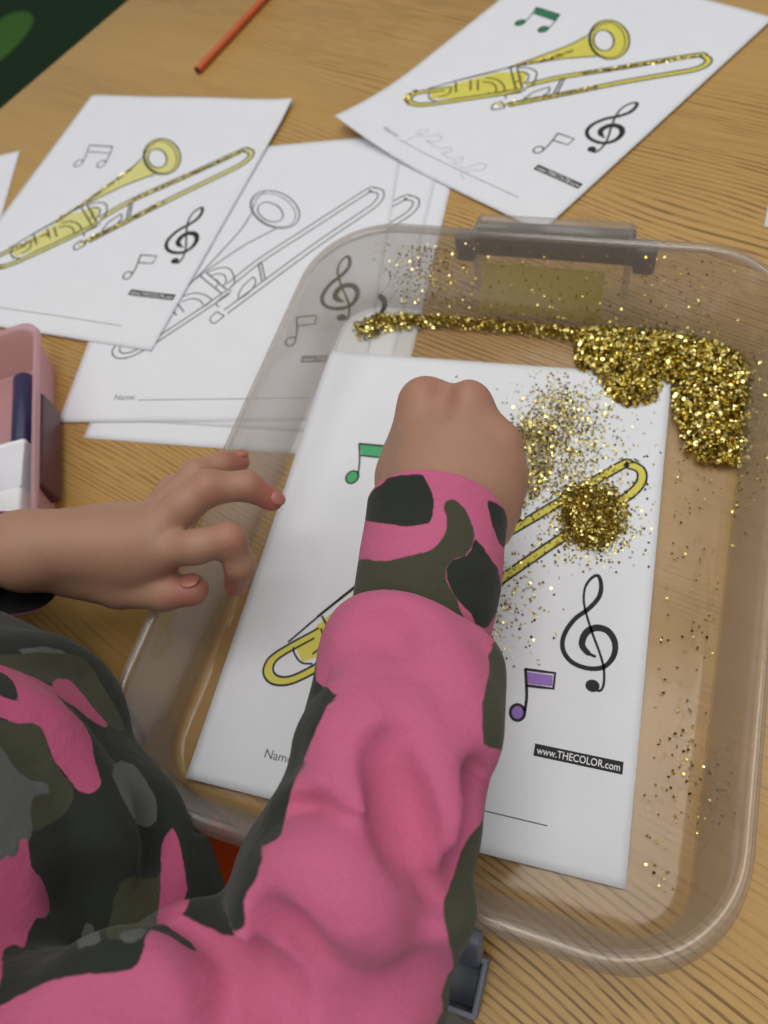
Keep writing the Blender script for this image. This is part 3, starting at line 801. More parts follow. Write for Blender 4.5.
# right hand: a closed fist, fingers turned down to pinch the glitter
rm = [(0.0994, 0.1800, 0.0940), (0.1200, 0.1776, 0.0980), (0.1366, 0.1627, 0.0920), (0.1381, 0.1508, 0.0830)]
rr = [.0103, .0112, .0102, .0095]
rw = np.array(RW)
for m, r in zip(rm, rr):
    F.cone(rw, m, .0175, r, .011)
F.ell((np.array(rm[0]) + np.array(rm[3]) + np.array(rm[1])) / 3 * .62 + rw * .38 + [0, -.004, -.006], (.027, .024, .0165), None, .016)
F.cone((0.0983, 0.1310, 0.0800), (0.0923, 0.1686, 0.0720), .014, .011, .012)
F.cone((0.1361, 0.1278, 0.0800), rm[3], .012, .0100, .012)
F.cone(rm[0], rm[1], .0092, .0096, .006); F.cone(rm[1], rm[2], .0094, .0090, .006)
F.cone(rm[0], (0.0935, 0.1500, 0.0780), .0100, .0120, .010)
pinch = np.array(rm[0]) + [.012, -.012, -.056]
for i, (m, r) in enumerate(zip(rm, rr)):
    m = np.array(m); ln = [.030, .032, .029, .024][i]
    pip = m + np.array([.002 * (i - 1), -.004, -ln])
    dip = pip * .62 + (pinch + [.007 * i, -.006 * i, .008 * i]) * .38 + [0, -.008, -.003]
    tip = pinch + np.array([.0085 * i, -.004 * i, .006 * i])
    F.chain([(*m, r), (*pip, .0082 - .0005 * i), (*dip, .0072 - .0004 * i), (*tip, .0062 - .0004 * i)], .003)
tm = np.array((0.0869, 0.1694, 0.0660))
F.chain([(*np.array((0.0953, 0.1437, 0.0740)), .011), (*tm, .0095), (*(tm + [.012, .006, -.016]), .0085), (*(pinch + [-.006, -.002, .001]), .0068)], .005)
g = (np.array(rm[0]) + np.array(rm[1])) / 2 + [0, .004, .0115]
F.cone(g, g * .8 + rw * .2 + [0, 0, .006], .0030, .002, .010, True)
F.cone(rw, RE, .0185, .022, .01); F.cone(RE, RS, .021, .018, .01)
# left hand: palm down, reaching over the rim of the bin
lw = np.array(LW)
lm = [(-0.0147, 0.0896, 0.0820), (-0.0174, 0.0969, 0.0860), (-0.0256, 0.1048, 0.0800), (-0.0378, 0.1063, 0.0680)]
lr = [.0100, .0100, .0092, .0082]
for m, r in zip(lm, lr): F.cone(lw, m, .0145, r, .011)
F.ell((np.array(lm[0]) + np.array(lm[3]) + lw) / 3 + [.004, 0, -.004], (.032, .022, .013), None, .012)
def finger(js, k=.0035): F.chain(js, k)
finger([(*lm[0], .0092), (*(0.0076, 0.0934, 0.0870), .0079), (*(0.0218, 0.1002, 0.0860), .0079), (*(0.0251, 0.0927, 0.0730), .0070), (*(0.0187, 0.0881, 0.0580), .0058)])
finger([(*lm[1], .0098), (*(-0.0049, 0.1124, 0.0900), .0088), (*(0.0046, 0.1226, 0.0910), .0084), (*(0.0200, 0.1299, 0.0840), .0071), (*(0.0296, 0.1295, 0.0730), .0058)])
finger([(*lm[2], .0088), (*(-0.0095, 0.1328, 0.0830), .0077), (*(-0.0024, 0.1433, 0.0760), .0068), (*(0.0018, 0.1513, 0.0680), .0058)])
finger([(*lm[3], .0080), (*(-0.0283, 0.1296, 0.0700), .0068), (*(-0.0253, 0.1370, 0.0600), .0060), (*(-0.0259, 0.1395, 0.0500), .0050)])
finger([(*(-0.0637, 0.0764, 0.0700), .0130), (*(-0.0368, 0.0738, 0.0660), .0100)], .008)
finger([(*(-0.0368, 0.0738, 0.0660), .0100), (*(-0.0118, 0.0750, 0.0670), .0083), (*(0.0019, 0.0793, 0.0660), .0078)], .0035)
F.cone(lw, LE, .0155, .022, .01); F.cone(LE, LS, .029, .034, .01)
# trunk, neck and head
fw = np.array([.70, .71, 0.]); wd = np.array([.71, -.70, 0.]); up = np.array([0, 0, 1.])
F.ell((-.105, -.085, .04), (.090, .070, .125), (wd, fw, up), .02)
F.cone((-.10, -.085, .15), (-.085, -.07, .215), .032, .028, .02)
hc = np.array([-.075, -.06, .290])
F.ell(hc, (.062, .074, .082), (wd, fw, up), .012)
F.cone(hc + fw * .050 + up * -.055, hc + fw * .040 + up * -.045, .018, .03, .015)                # chin
F.cone(hc + fw * .076 + up * .004, hc + fw * .084 + up * -.014, .005, .0085, .008)                # nose
F.cone(hc + fw * .069 + wd * -.012 + up * -.036, hc + fw * .069 + wd * .012 + up * -.036, .0055, .0055, .004)   # lips
for s in (-1, 1):
    F.ell(hc + fw * .068 + wd * s * .026 + up * .004, (.014, .008, .009), (wd, fw, up), .006, True)
    F.ell(hc + fw * .060 + wd * s * .026 + up * .004, (.011, .010, .010), (wd, fw, up), .002)
    F.ell(hc + wd * s * .064, (.006, .013, .019), (wd, fw, up), .005)
body_o = adopt(F.mesh('body', [M_skin], CHILD, 1)); del F
# warmth of the blood in fingertips and knuckles
nv = len(body_o.data.vertices); co_ = np.empty(nv * 3, np.float32); body_o.data.vertices.foreach_get('co', co_); co_ = co_.reshape(-1, 3)
red = np.zeros(nv)
for c, r, a in [((0.0018, 0.1513, 0.0680), .016, .8), ((0.0296, 0.1295, 0.0730), .018, .8), ((0.0187, 0.0881, 0.0580), .020, .8), ((0.0022, 0.0799, 0.0660), .018, .6),
                ((0.0240, 0.0986, 0.0900), .010, .35), ((0.0071, 0.1217, 0.0960), .010, .3), (rm[0], .016, .35), (rm[1], .016, .35), (rm[3], .018, .35), (rm[2], .015, .25)]:
    red = np.maximum(red, a * np.clip(1.25 - np.linalg.norm(co_ - np.array(c), axis=1) / r, 0, 1))
body_o.data.attributes.new('redness', 'FLOAT', 'POINT').data.foreach_set('value', red.astype(np.float32))
# eyes and hair
M_eye = plain('eye_white', srgb(235, 235, 230), .2); M_iris = plain('brown_iris', srgb(60, 40, 26), .2)
for s in (-1, 1):
    bm = bmesh.new(); bmesh.ops.create_uvsphere(bm, u_segments=20, v_segments=12, radius=.0105, matrix=Matrix.Translation(Vector(hc + fw * .0635 + wd * s * .026 + up * .004)))
    o = adopt(bm_obj('eye', bm, [M_eye], CHILD))
    bm = bmesh.new(); bmesh.ops.create_uvsphere(bm, u_segments=16, v_segments=10, radius=.0052, matrix=Matrix.Translation(Vector(hc + fw * .0700 + wd * s * .026 + up * .002)))
    o2 = bm_obj('iris', bm, [M_iris], o)
H = Field((-.20, -.20, .12), (.06, .08, .41), .003)
H.ell(hc + up * .006 - fw * .004, (.068, .080, .086), (wd, fw, up), .01)
H.cone(hc - fw * .055 + up * .0, hc - fw * .075 - up * .12, .050, .030, .03)
H.ell(hc + fw * .060 - up * .030, (.052, .045, .062), (wd, fw, up), .008, True)
for k in range(26):
    a = -PI * .95 + PI * 1.9 * k / 25
    p0 = hc + up * .088; d_ = -fw * math.cos(a) + wd * math.sin(a)
    H.cone(hc + d_ * .040 + up * .078, hc + d_ * .074 - up * .004, .006, .005, .006)
adopt(H.mesh('hair', [M_hair], CHILD, 1)); del H
# fingernails on the left hand
def nail(c, dirv, nrm, w, l):
    d = Vector(dirv).normalized(); n_ = Vector(nrm); n_ = (n_ - n_.dot(d) * d).normalized(); s_ = d.cross(n_)
    bm = bmesh.new(); bmesh.ops.create_uvsphere(bm, u_segments=16, v_segments=10, radius=1.)
    M = Matrix(((d.x, s_.x, n_.x), (d.y, s_.y, n_.y), (d.z, s_.z, n_.z))).to_4x4(); M.translation = Vector(c)
    bmesh.ops.transform(bm, matrix=M @ Matrix.Diagonal((l / 2, w / 2, .0012, 1)), verts=bm.verts)
    adopt(bm_obj('fingernail', bm, [M_nail], CHILD))
def nail_on(a, b, r, w, l, n_=(0, 0, 1)):
    a, b = Vector(a), Vector(b); d = (b - a).normalized(); n_ = Vector(n_); n_ = (n_ - n_.dot(d) * d).normalized()
    nail(b + d * .0005 + n_ * (r - .0003), d, n_, w, l)
nail_on((0.0251, 0.0927, 0.0730), (0.0187, 0.0881, 0.0580), .0058, .0070, .0085, (.6, .5, .6))
nail_on((0.0200, 0.1299, 0.0840), (0.0296, 0.1295, 0.0730), .0058, .0070, .0085)
nail_on((-0.0024, 0.1433, 0.0760), (0.0018, 0.1513, 0.0680), .0058, .0064, .0080)
nail_on((-0.0118, 0.0750, 0.0670), (0.0019, 0.0793, 0.0660), .0078, .0090, .0100, (.1, .3, 1))

J = Field((-.34, -.30, -.27), (.20, .20, .235), .0021)
# trunk of the jacket, leaning towards the table
J.ell((-.083, -.064, .065), (.120, .106, .135), (wd, fw, up), .02)
J.ell((-.150, -.120, -.075), (.110, .088, .150), (wd, fw, up), .05)
J.cone((-.085, -.075, .155), (-.085, -.075, .180), .052, .046, .02)
# right sleeve
SL = [(0.1198, 0.0544, 0.1015), (0.1248, 0.0230, 0.1054), (0.1254, -0.0030, 0.1097), (0.1202, -0.0271, 0.1100), RE]
sr = [.0335, .0335, .0338, .0360, .0365]
RU = (0.0695, -0.0849, 0.1067)
J.chain([(*p, r) for p, r in zip(SL, sr)], .006)
J.chain([(*RE, .0365), (*RU, .0325), (*RS, .044)], .012)
J.chain([(*(0.0146, -0.0346, 0.0526), .026), (*(0.0311, -0.0614, 0.0435), .030)], .035)
# left sleeve, only its end reaches the picture
J.chain([(*(np.array(LW) * .55 + np.array(LE) * .45), .027), (*LE, .034), (*LS, .044)], .02)
FOLDS = [
    ('g', [(0.1016, 0.0307, 0.1292, 0.0051), (0.1117, 0.0272, 0.1361, 0.0051), (0.1145, 0.0221, 0.1435, 0.0051)]),
    ('r', [(0.1072, 0.0237, 0.1281, 0.0068), (0.1126, 0.0164, 0.1352, 0.0068), (0.1172, 0.0079, 0.1357, 0.0068)]),
    ('g', [(0.1051, 0.0555, 0.1395, 0.0076), (0.1122, 0.0558, 0.1405, 0.0076), (0.1182, 0.0563, 0.1403, 0.0076), (0.1240, 0.0572, 0.1400, 0.0076), (0.1316, 0.0561, 0.1387, 0.0076), (0.1389, 0.0556, 0.1358, 0.0076), (0.1437, 0.0522, 0.1335, 0.0076), (0.1484, 0.0492, 0.1304, 0.0076), (0.1509, 0.0452, 0.1309, 0.0076), (0.1537, 0.0410, 0.1314, 0.0076)]),
    ('r', [(0.1157, 0.0280, 0.1305, 0.0085), (0.1192, 0.0245, 0.1329, 0.0085), (0.1227, 0.0212, 0.1348, 0.0085), (0.1261, 0.0179, 0.1363, 0.0085), (0.1298, 0.0126, 0.1371, 0.0085), (0.1335, 0.0078, 0.1375, 0.0085), (0.1364, 0.0032, 0.1376, 0.0085), (0.1390, -0.0009, 0.1370, 0.0085), (0.1415, -0.0039, 0.1356, 0.0085), (0.1439, -0.0071, 0.1338, 0.0085), (0.1460, -0.0105, 0.1314, 0.0085), (0.1476, -0.0143, 0.1291, 0.0085), (0.1490, -0.0181, 0.1263, 0.0085), (0.1495, -0.0219, 0.1227, 0.0085), (0.1495, -0.0262, 0.1188, 0.0085), (0.1494, -0.0306, 0.1122, 0.0085)]),
    ('g', [(0.1409, 0.0032, 0.1477, 0.0068), (0.1437, -0.0017, 0.1441, 0.0068), (0.1471, -0.0061, 0.1417, 0.0068), (0.1496, -0.0102, 0.1394, 0.0068), (0.1522, -0.0140, 0.1368, 0.0068), (0.1565, -0.0181, 0.1351, 0.0068)]),
    ('g', [(0.1392, 0.0209, 0.1456, 0.0076), (0.1427, 0.0183, 0.1429, 0.0076), (0.1461, 0.0159, 0.1405, 0.0076), (0.1499, 0.0136, 0.1383, 0.0076), (0.1520, 0.0100, 0.1375, 0.0076), (0.1541, 0.0063, 0.1365, 0.0076), (0.1567, 0.0027, 0.1355, 0.0076), (0.1598, -0.0013, 0.1344, 0.0076)]),
    ('r', [(0.1453, 0.0609, 0.1138, 0.0068), (0.1483, 0.0550, 0.1124, 0.0068), (0.1490, 0.0468, 0.1151, 0.0068), (0.1499, 0.0385, 0.1188, 0.0068), (0.1505, 0.0319, 0.1215, 0.0068), (0.1501, 0.0260, 0.1224, 0.0068), (0.1487, 0.0202, 0.1218, 0.0068)]),
    ('g', [(0.0925, 0.0054, 0.1353, 0.0076), (0.1019, 0.0054, 0.1423, 0.0076), (0.1088, 0.0058, 0.1450, 0.0076), (0.1145, 0.0065, 0.1470, 0.0076), (0.1216, 0.0067, 0.1483, 0.0076), (0.1284, 0.0071, 0.1483, 0.0076), (0.1319, 0.0039, 0.1485, 0.0076), (0.1361, 0.0010, 0.1490, 0.0076), (0.1398, -0.0021, 0.1495, 0.0076)]),
    ('r', [(0.1065, -0.0068, 0.1322, 0.0076), (0.1124, -0.0062, 0.1380, 0.0076), (0.1186, -0.0060, 0.1399, 0.0076), (0.1221, -0.0078, 0.1405, 0.0076), (0.1255, -0.0094, 0.1404, 0.0076), (0.1281, -0.0111, 0.1379, 0.0076)]),
    ('g', [(0.1022, -0.0153, 0.1489, 0.0076), (0.1096, -0.0140, 0.1496, 0.0076), (0.1159, -0.0126, 0.1491, 0.0076), (0.1219, -0.0149, 0.1499, 0.0076), (0.1274, -0.0171, 0.1497, 0.0076), (0.1312, -0.0197, 0.1492, 0.0076), (0.1345, -0.0224, 0.1484, 0.0076), (0.1379, -0.0251, 0.1472, 0.0076), (0.1424, -0.0287, 0.1464, 0.0076), (0.1468, -0.0325, 0.1452, 0.0076)]),
    ('r', [(0.1053, -0.0266, 0.1364, 0.0076), (0.1100, -0.0250, 0.1404, 0.0076), (0.1148, -0.0233, 0.1423, 0.0076), (0.1199, -0.0241, 0.1428, 0.0076), (0.1247, -0.0248, 0.1426, 0.0076), (0.1278, -0.0272, 0.1421, 0.0076), (0.1301, -0.0296, 0.1405, 0.0076), (0.1324, -0.0313, 0.1374, 0.0076)]),
    ('g', [(0.0846, -0.0440, 0.1329, 0.0059), (0.0944, -0.0448, 0.1345, 0.0059), (0.1009, -0.0445, 0.1382, 0.0059), (0.1096, -0.0463, 0.1411, 0.0059), (0.1143, -0.0497, 0.1411, 0.0059), (0.1163, -0.0555, 0.1440, 0.0059)]),
    ('r', [(0.0992, -0.0386, 0.1320, 0.0059), (0.1068, -0.0390, 0.1405, 0.0059), (0.1108, -0.0402, 0.1415, 0.0059), (0.1146, -0.0416, 0.1418, 0.0059), (0.1180, -0.0455, 0.1369, 0.0059)]),
    ('g', [(0.1105, -0.0384, 0.1500, 0.0059), (0.1153, -0.0398, 0.1468, 0.0059), (0.1191, -0.0420, 0.1460, 0.0059), (0.1221, -0.0447, 0.1448, 0.0059), (0.1250, -0.0475, 0.1435, 0.0059), (0.1275, -0.0528, 0.1446, 0.0059)]),
    ('r', [(0.0680, -0.0547, 0.1132, 0.0076), (0.0751, -0.0531, 0.1201, 0.0076), (0.0812, -0.0520, 0.1245, 0.0076), (0.0895, -0.0521, 0.1284, 0.0076), (0.0967, -0.0525, 0.1315, 0.0076), (0.1018, -0.0537, 0.1332, 0.0076), (0.1064, -0.0553, 0.1342, 0.0076), (0.1108, -0.0570, 0.1345, 0.0076), (0.1139, -0.0583, 0.1326, 0.0076), (0.1166, -0.0594, 0.1303, 0.0076)]),
    ('g', [(0.0637, -0.0519, 0.1324, 0.0068), (0.0715, -0.0542, 0.1332, 0.0068), (0.0781, -0.0555, 0.1337, 0.0068), (0.0850, -0.0569, 0.1354, 0.0068), (0.0915, -0.0586, 0.1368, 0.0068), (0.0963, -0.0605, 0.1378, 0.0068), (0.1008, -0.0624, 0.1396, 0.0068), (0.1051, -0.0647, 0.1424, 0.0068)]),
    ('g', [(0.0820, -0.0470, 0.1327, 0.0059), (0.0882, -0.0495, 0.1348, 0.0059), (0.0940, -0.0509, 0.1360, 0.0059), (0.0990, -0.0519, 0.1379, 0.0059), (0.1035, -0.0531, 0.1393, 0.0059), (0.1079, -0.0541, 0.1401, 0.0059), (0.1120, -0.0552, 0.1405, 0.0059), (0.1157, -0.0567, 0.1403, 0.0059), (0.1194, -0.0588, 0.1413, 0.0059), (0.1229, -0.0610, 0.1421, 0.0059)]),
    ('r', [(0.0500, -0.0742, 0.1352, 0.0068), (0.0534, -0.0705, 0.1342, 0.0068), (0.0568, -0.0671, 0.1331, 0.0068), (0.0604, -0.0647, 0.1312, 0.0068), (0.0652, -0.0636, 0.1310, 0.0068), (0.0701, -0.0625, 0.1308, 0.0068), (0.0757, -0.0634, 0.1321, 0.0068), (0.0809, -0.0650, 0.1317, 0.0068), (0.0857, -0.0663, 0.1302, 0.0068)]),
    ('g', [(0.1369, -0.0472, 0.1474, 0.0085), (0.1407, -0.0471, 0.1426, 0.0085), (0.1451, -0.0479, 0.1390, 0.0085), (0.1499, -0.0472, 0.1349, 0.0085), (0.1547, -0.0467, 0.1294, 0.0085), (0.1614, -0.0464, 0.1220, 0.0085)]),
    ('g', [(0.1315, -0.0548, 0.1440, 0.0068), (0.1355, -0.0548, 0.1400, 0.0068), (0.1400, -0.0556, 0.1374, 0.0068), (0.1443, -0.0556, 0.1345, 0.0068), (0.1500, -0.0562, 0.1323, 0.0068)]),
    ('r', [(-0.0232, 0.0010, 0.1206, 0.0085), (-0.0189, -0.0007, 0.1182, 0.0085), (-0.0147, -0.0023, 0.1156, 0.0085), (-0.0108, -0.0042, 0.1127, 0.0085), (-0.0076, -0.0065, 0.1092, 0.0085), (-0.0042, -0.0096, 0.1066, 0.0085), (-0.0009, -0.0128, 0.1036, 0.0085), (0.0027, -0.0162, 0.1004, 0.0085), (0.0062, -0.0193, 0.0974, 0.0085), (0.0098, -0.0224, 0.0944, 0.0085), (0.0134, -0.0267, 0.0928, 0.0085), (0.0162, -0.0311, 0.0907, 0.0085), (0.0186, -0.0353, 0.0880, 0.0085), (0.0206, -0.0395, 0.0852, 0.0085)]),
    ('g', [(0.0268, -0.0455, 0.1138, 0.0085), (0.0263, -0.0489, 0.1060, 0.0085), (0.0295, -0.0514, 0.0996, 0.0085), (0.0366, -0.0582, 0.0959, 0.0085)]),
    ('g', [(0.0281, -0.0111, 0.0805, 0.0068), (0.0305, -0.0175, 0.0788, 0.0068), (0.0341, -0.0221, 0.0777, 0.0068), (0.0374, -0.0266, 0.0758, 0.0068), (0.0396, -0.0336, 0.0769, 0.0068), (0.0437, -0.0400, 0.0794, 0.0068)]),
    ('r', [(-0.0440, 0.0228, 0.1123, 0.0059), (-0.0422, 0.0264, 0.1026, 0.0059), (-0.0421, 0.0301, 0.0900, 0.0059), (-0.0389, 0.0294, 0.0837, 0.0059), (-0.0365, 0.0288, 0.0762, 0.0059), (-0.0352, 0.0284, 0.0667, 0.0059), (-0.0269, 0.0230, 0.0678, 0.0059), (-0.0210, 0.0173, 0.0667, 0.0059), (-0.0161, 0.0115, 0.0643, 0.0059)]),
    ('r', [(0.1337, 0.0324, 0.1325, 0.0055), (0.1370, 0.0271, 0.1336, 0.0055), (0.1404, 0.0218, 0.1338, 0.0055), (0.1425, 0.0171, 0.1331, 0.0055), (0.1447, 0.0125, 0.1325, 0.0055), (0.1469, 0.0080, 0.1318, 0.0055), (0.1482, 0.0040, 0.1316, 0.0055), (0.1494, 0.0003, 0.1311, 0.0055), (0.1499, -0.0033, 0.1292, 0.0055), (0.1499, -0.0066, 0.1269, 0.0055)]),
    ('r', [(0.1344, 0.0558, 0.1260, 0.0055), (0.1382, 0.0510, 0.1262, 0.0055), (0.1420, 0.0461, 0.1257, 0.0055), (0.1452, 0.0412, 0.1247, 0.0055), (0.1466, 0.0365, 0.1253, 0.0055), (0.1478, 0.0322, 0.1257, 0.0055), (0.1490, 0.0281, 0.1257, 0.0055), (0.1493, 0.0240, 0.1246, 0.0055), (0.1492, 0.0199, 0.1230, 0.0055)]),
    ('r', [(0.1034, 0.0131, 0.1272, 0.0055), (0.1132, 0.0121, 0.1368, 0.0055), (0.1190, 0.0095, 0.1393, 0.0055), (0.1243, 0.0071, 0.1405, 0.0055), (0.1286, 0.0037, 0.1410, 0.0055), (0.1322, 0.0004, 0.1389, 0.0055)]),
    ('r', [(0.1168, -0.0187, 0.1412, 0.0055), (0.1210, -0.0192, 0.1433, 0.0055), (0.1250, -0.0198, 0.1436, 0.0055), (0.1294, -0.0228, 0.1430, 0.0055), (0.1334, -0.0258, 0.1418, 0.0055), (0.1360, -0.0295, 0.1400, 0.0055), (0.1377, -0.0328, 0.1366, 0.0055)]),
    ('g', [(0.1315, 0.0106, 0.1475, 0.0055), (0.1349, 0.0054, 0.1456, 0.0055), (0.1383, 0.0008, 0.1452, 0.0055), (0.1402, -0.0033, 0.1446, 0.0055), (0.1423, -0.0071, 0.1437, 0.0055), (0.1452, -0.0110, 0.1443, 0.0055)]),
    ('g', [(0.1571, 0.0143, 0.1306, 0.0055), (0.1573, 0.0084, 0.1285, 0.0055), (0.1589, 0.0027, 0.1273, 0.0055), (0.1591, -0.0025, 0.1278, 0.0055), (0.1592, -0.0078, 0.1271, 0.0055), (0.1610, -0.0129, 0.1264, 0.0055)])]
for kind_, pts_ in FOLDS: J.chain(pts_, .012 if kind_ == 'r' else .008, kind_ == 'g')

# sleeve end, table edge and bin rim
def halfspace(Fd, p, n_, R_, k):
    p = np.array(p, np.float32); n_ = np.array(n_, np.float32); n_ /= np.linalg.norm(n_); r = Fd._sub(p - R_, p + R_)
    sl, x, y, z = r; d = (x - p[0]) * n_[0] + (y - p[1]) * n_[1] + (z - p[2]) * n_[2]
    m = (x - p[0]) ** 2 + (y - p[1]) ** 2 + (z - p[2]) ** 2 < R_ * R_
    a = Fd.a[sl]; h = np.maximum(k - np.abs(a - d), 0) / k; b_ = np.maximum(a, d) + h * h * k / 4
    Fd.a[sl] = np.where(m, b_, a)
axs = np.array((0.1214, 0.0822, 0.0973)) - np.array((0.1198, 0.0544, 0.1015))
halfspace(J, (0.1186, 0.0698, 0.1060), axs + np.array([.0, .0, -.006]), .052, .010)
r = J._sub(J.lo, J.lo + J.n * J.vox); sl, x, y, z = r
dt = (x - p_near.x) * e2.x + (y - p_near.y) * e2.y
J.a = np.maximum(J.a, -np.maximum(-(dt + .002), np.maximum(z - .0010, -.036 - z)))
c_, s_ = math.cos(math.radians(3.2)), math.sin(math.radians(3.2))
lx = (x - .121) * c_ - (y - .1525) * s_; ly = (x - .121) * s_ + (y - .1525) * c_
J.a = np.maximum(J.a, -(np.maximum(np.maximum(np.abs(lx) - .1415, np.abs(ly - .0035) - .1830), z - .0585)))
del dt, lx, ly
jacket = adopt(J.mesh('jacket', [M_fab], CHILD, 1)); del J

def tube(name, rings, mats, inside=None, matidx=None):
    v, f = loft(rings)
    return adopt(pydata(name, v, f, mats, CHILD, True))
def oval(c, ax, nrm, hw, hh, n=64, sk=0., wav=0.):
    """ring of points round c; ax is the tube direction, nrm the side facing up"""
    ax = Vector(ax).normalized(); n_ = Vector(nrm); n_ = (n_ - n_.dot(ax) * ax).normalized(); s_ = ax.cross(n_)
    out = []
    for k in range(n):
        a = 2 * PI * k / n
        out.append(Vector(c) + s_ * hw * math.cos(a) + n_ * hh * math.sin(a) + ax * sk * (math.sin(a)) + n_ * wav * math.sin(5 * a))
    return out
# right cuff
c0 = Vector((0.1209, 0.0718, 0.0924)); c1 = Vector((0.1206, 0.0914, 0.0963)); c2 = Vector((0.1190, 0.1091, 0.0974)); c3 = Vector((0.1183, 0.1195, 0.0993))
ax = c3 - c0
cr = []
for c, hw, hh, sk in ((c0, .0285, .027, .002), (c0.lerp(c1, .5), .0295, .0265, .002), (c1, .0300, .026, .003), (c1.lerp(c2, .5), .0302, .0255, .004), (c2, .0300, .0250, .006), (c2.lerp(c3, .5), .0300, .0248, .008), (c3, .0302, .0250, .010)):
    cr.append(oval(c, ax, (0, 0, 1), hw, hh, 96, sk))
cr.append(oval(c3 + ax.normalized() * .0010, ax, (0, 0, 1), .0296, .0244, 96, .010))
cr.append(oval(c3, ax, (0, 0, 1), .0286, .0234, 96, .010)); cr.append(oval(c1, ax, (0, 0, 1), .0280, .0240, 96, .003)); cr.append(oval(c0, ax, (0, 0, 1), .0270, .0250, 96, .002))
bmc = bmesh.new()
vv, ff = loft(cr)
me = bpy.data.meshes.new('cuff'); me.from_pydata([tuple(p) for p in vv], [], ff)
bmc.from_mesh(me); bmesh.ops.subdivide_edges(bmc, edges=bmc.edges[:], cuts=2, use_grid_fill=True); bmesh.ops.recalc_face_normals(bmc, faces=bmc.faces[:]); bmc.to_mesh(me); bmc.free()
cuff = link('cuff', me, [M_fab], jacket, True); cuff['label'] = 'camouflage printed cuff of the right sleeve'
# left cuff: an open sleeve end hanging round the wrist
lax = Vector(LW) - Vector(LE); lax.normalize()
lc = Vector(LW) + Vector((-.0125, -.006, -.005))
cr = []
for t_, hw, hh, sk in ((-.050, .025, .024, -.004), (-.025, .0255, .0245, -.008), (-.004, .0255, .0245, -.011), (.000, .0260, .0250, -.012), (.001, .0252, .0242, -.012), (-.004, .0245, .0235, -.011), (-.050, .024, .023, -.004)):
    cr.append(oval(lc + lax * t_, lax, (0, .35, 1), hw, hh, 64, sk, .0006))
vv, ff = loft(cr)
me = bpy.data.meshes.new('cuff'); me.from_pydata([tuple(p) for p in vv], [], ff)
lcuff = link('cuff', me, [M_fab, plain('black_lining', srgb(18, 18, 18), .9)], jacket, True); lcuff['label'] = 'left cuff hanging open round the wrist, pink hem and black lining'
mi = np.zeros(len(ff), int); nr = 64; mi[nr * 4:] = 1; lcuff.data.polygons.foreach_set('material_index', mi.tolist())

# trousers
Tt = Field((-.34, -.32, -.32), (.12, .30, -.10), .004)
hipc = np.array([-.225, -.125, -.19])
Tt.ell(hipc, (.125, .10, .075), (wd, fw, up), .03)
for s in (-1, 1):
    a = hipc + wd * s * .058; b = a + np.array([.40, .90, 0]) * .22 + up * .004
    Tt.cone(a, b, .058, .044, .02)
adopt(Tt.mesh('trousers', [M_black], CHILD, 1)); del Tt

# orange chair under the child
ch = empty('chair', (-.15, -.12, -.60), math.radians(-24)); tag(ch, 'orange plastic chair under the child, just showing below the bin', 'chair')
v = []; f = []; nx, ny = 24, 24
for k in (0, 1):
    for j in range(ny + 1):
        for i in range(nx + 1):
            a, b = i / nx * 2 - 1, j / ny * 2 - 1
            x = a * .185 * (1 - .10 * b * b) ; y = b * .185 * (1 - .08 * a * a)
            z = .330 + .012 * a * a * (1 if b < .6 else .6) - .016 * max(0, b - .6) ** 1 * 2.5 - k * .006 + .02 * max(0, -b - .7)
            v.append((x, y, z))
N_ = (nx + 1) * (ny + 1)
for j in range(ny):
    for i in range(nx):
        a = j * (nx + 1) + i
        f.append((a, a + 1, a + nx + 2, a + nx + 1)); f.append((N_ + a, N_ + a + nx + 1, N_ + a + nx + 2, N_ + a + 1))
for i in range(nx):
    f.append((i, N_ + i, N_ + i + 1, i + 1)); a = ny * (nx + 1) + i; f.append((a, a + 1, N_ + a + 1, N_ + a))
for j in range(ny):
    a = j * (nx + 1); f.append((a, a + nx + 1, N_ + a + nx + 1, N_ + a)); a += nx; f.append((a, N_ + a, N_ + a + nx + 1, a + nx + 1))
pydata('seat', v, f, [M_orange], ch, True)
bm = bmesh.new(); add_box(bm, (-.17, -.215, .40), (.17, -.203, .60), .005, 3)
bmesh.ops.subdivide_edges(bm, edges=bm.edges[:], cuts=3, use_grid_fill=True)
bm_obj('backrest', bm, [M_orange], ch, True, .7)
def rod(name, a, b, r, mat, par):
    a, b = Vector(a), Vector(b); d = b - a
    bm = bmesh.new(); M = Matrix.Translation((a + b) / 2) @ d.to_track_quat('Z', 'Y').to_matrix().to_4x4()
    bmesh.ops.create_cone(bm, segments=16, radius1=r, radius2=r, depth=d.length, matrix=M, cap_ends=True)
    return bm_obj(name, bm, [mat], par, True, .7)
for sx in (-1, 1):
    rod('leg', (sx * .14, .12, .325), (sx * .17, .165, .001), .010, M_metal, ch); rod('leg', (sx * .14, -.14, .325), (sx * .17, -.19, .001), .010, M_metal, ch)
    rod('back_post', (sx * .14, -.15, .325), (sx * .145, -.205, .585), .009, M_metal, ch)

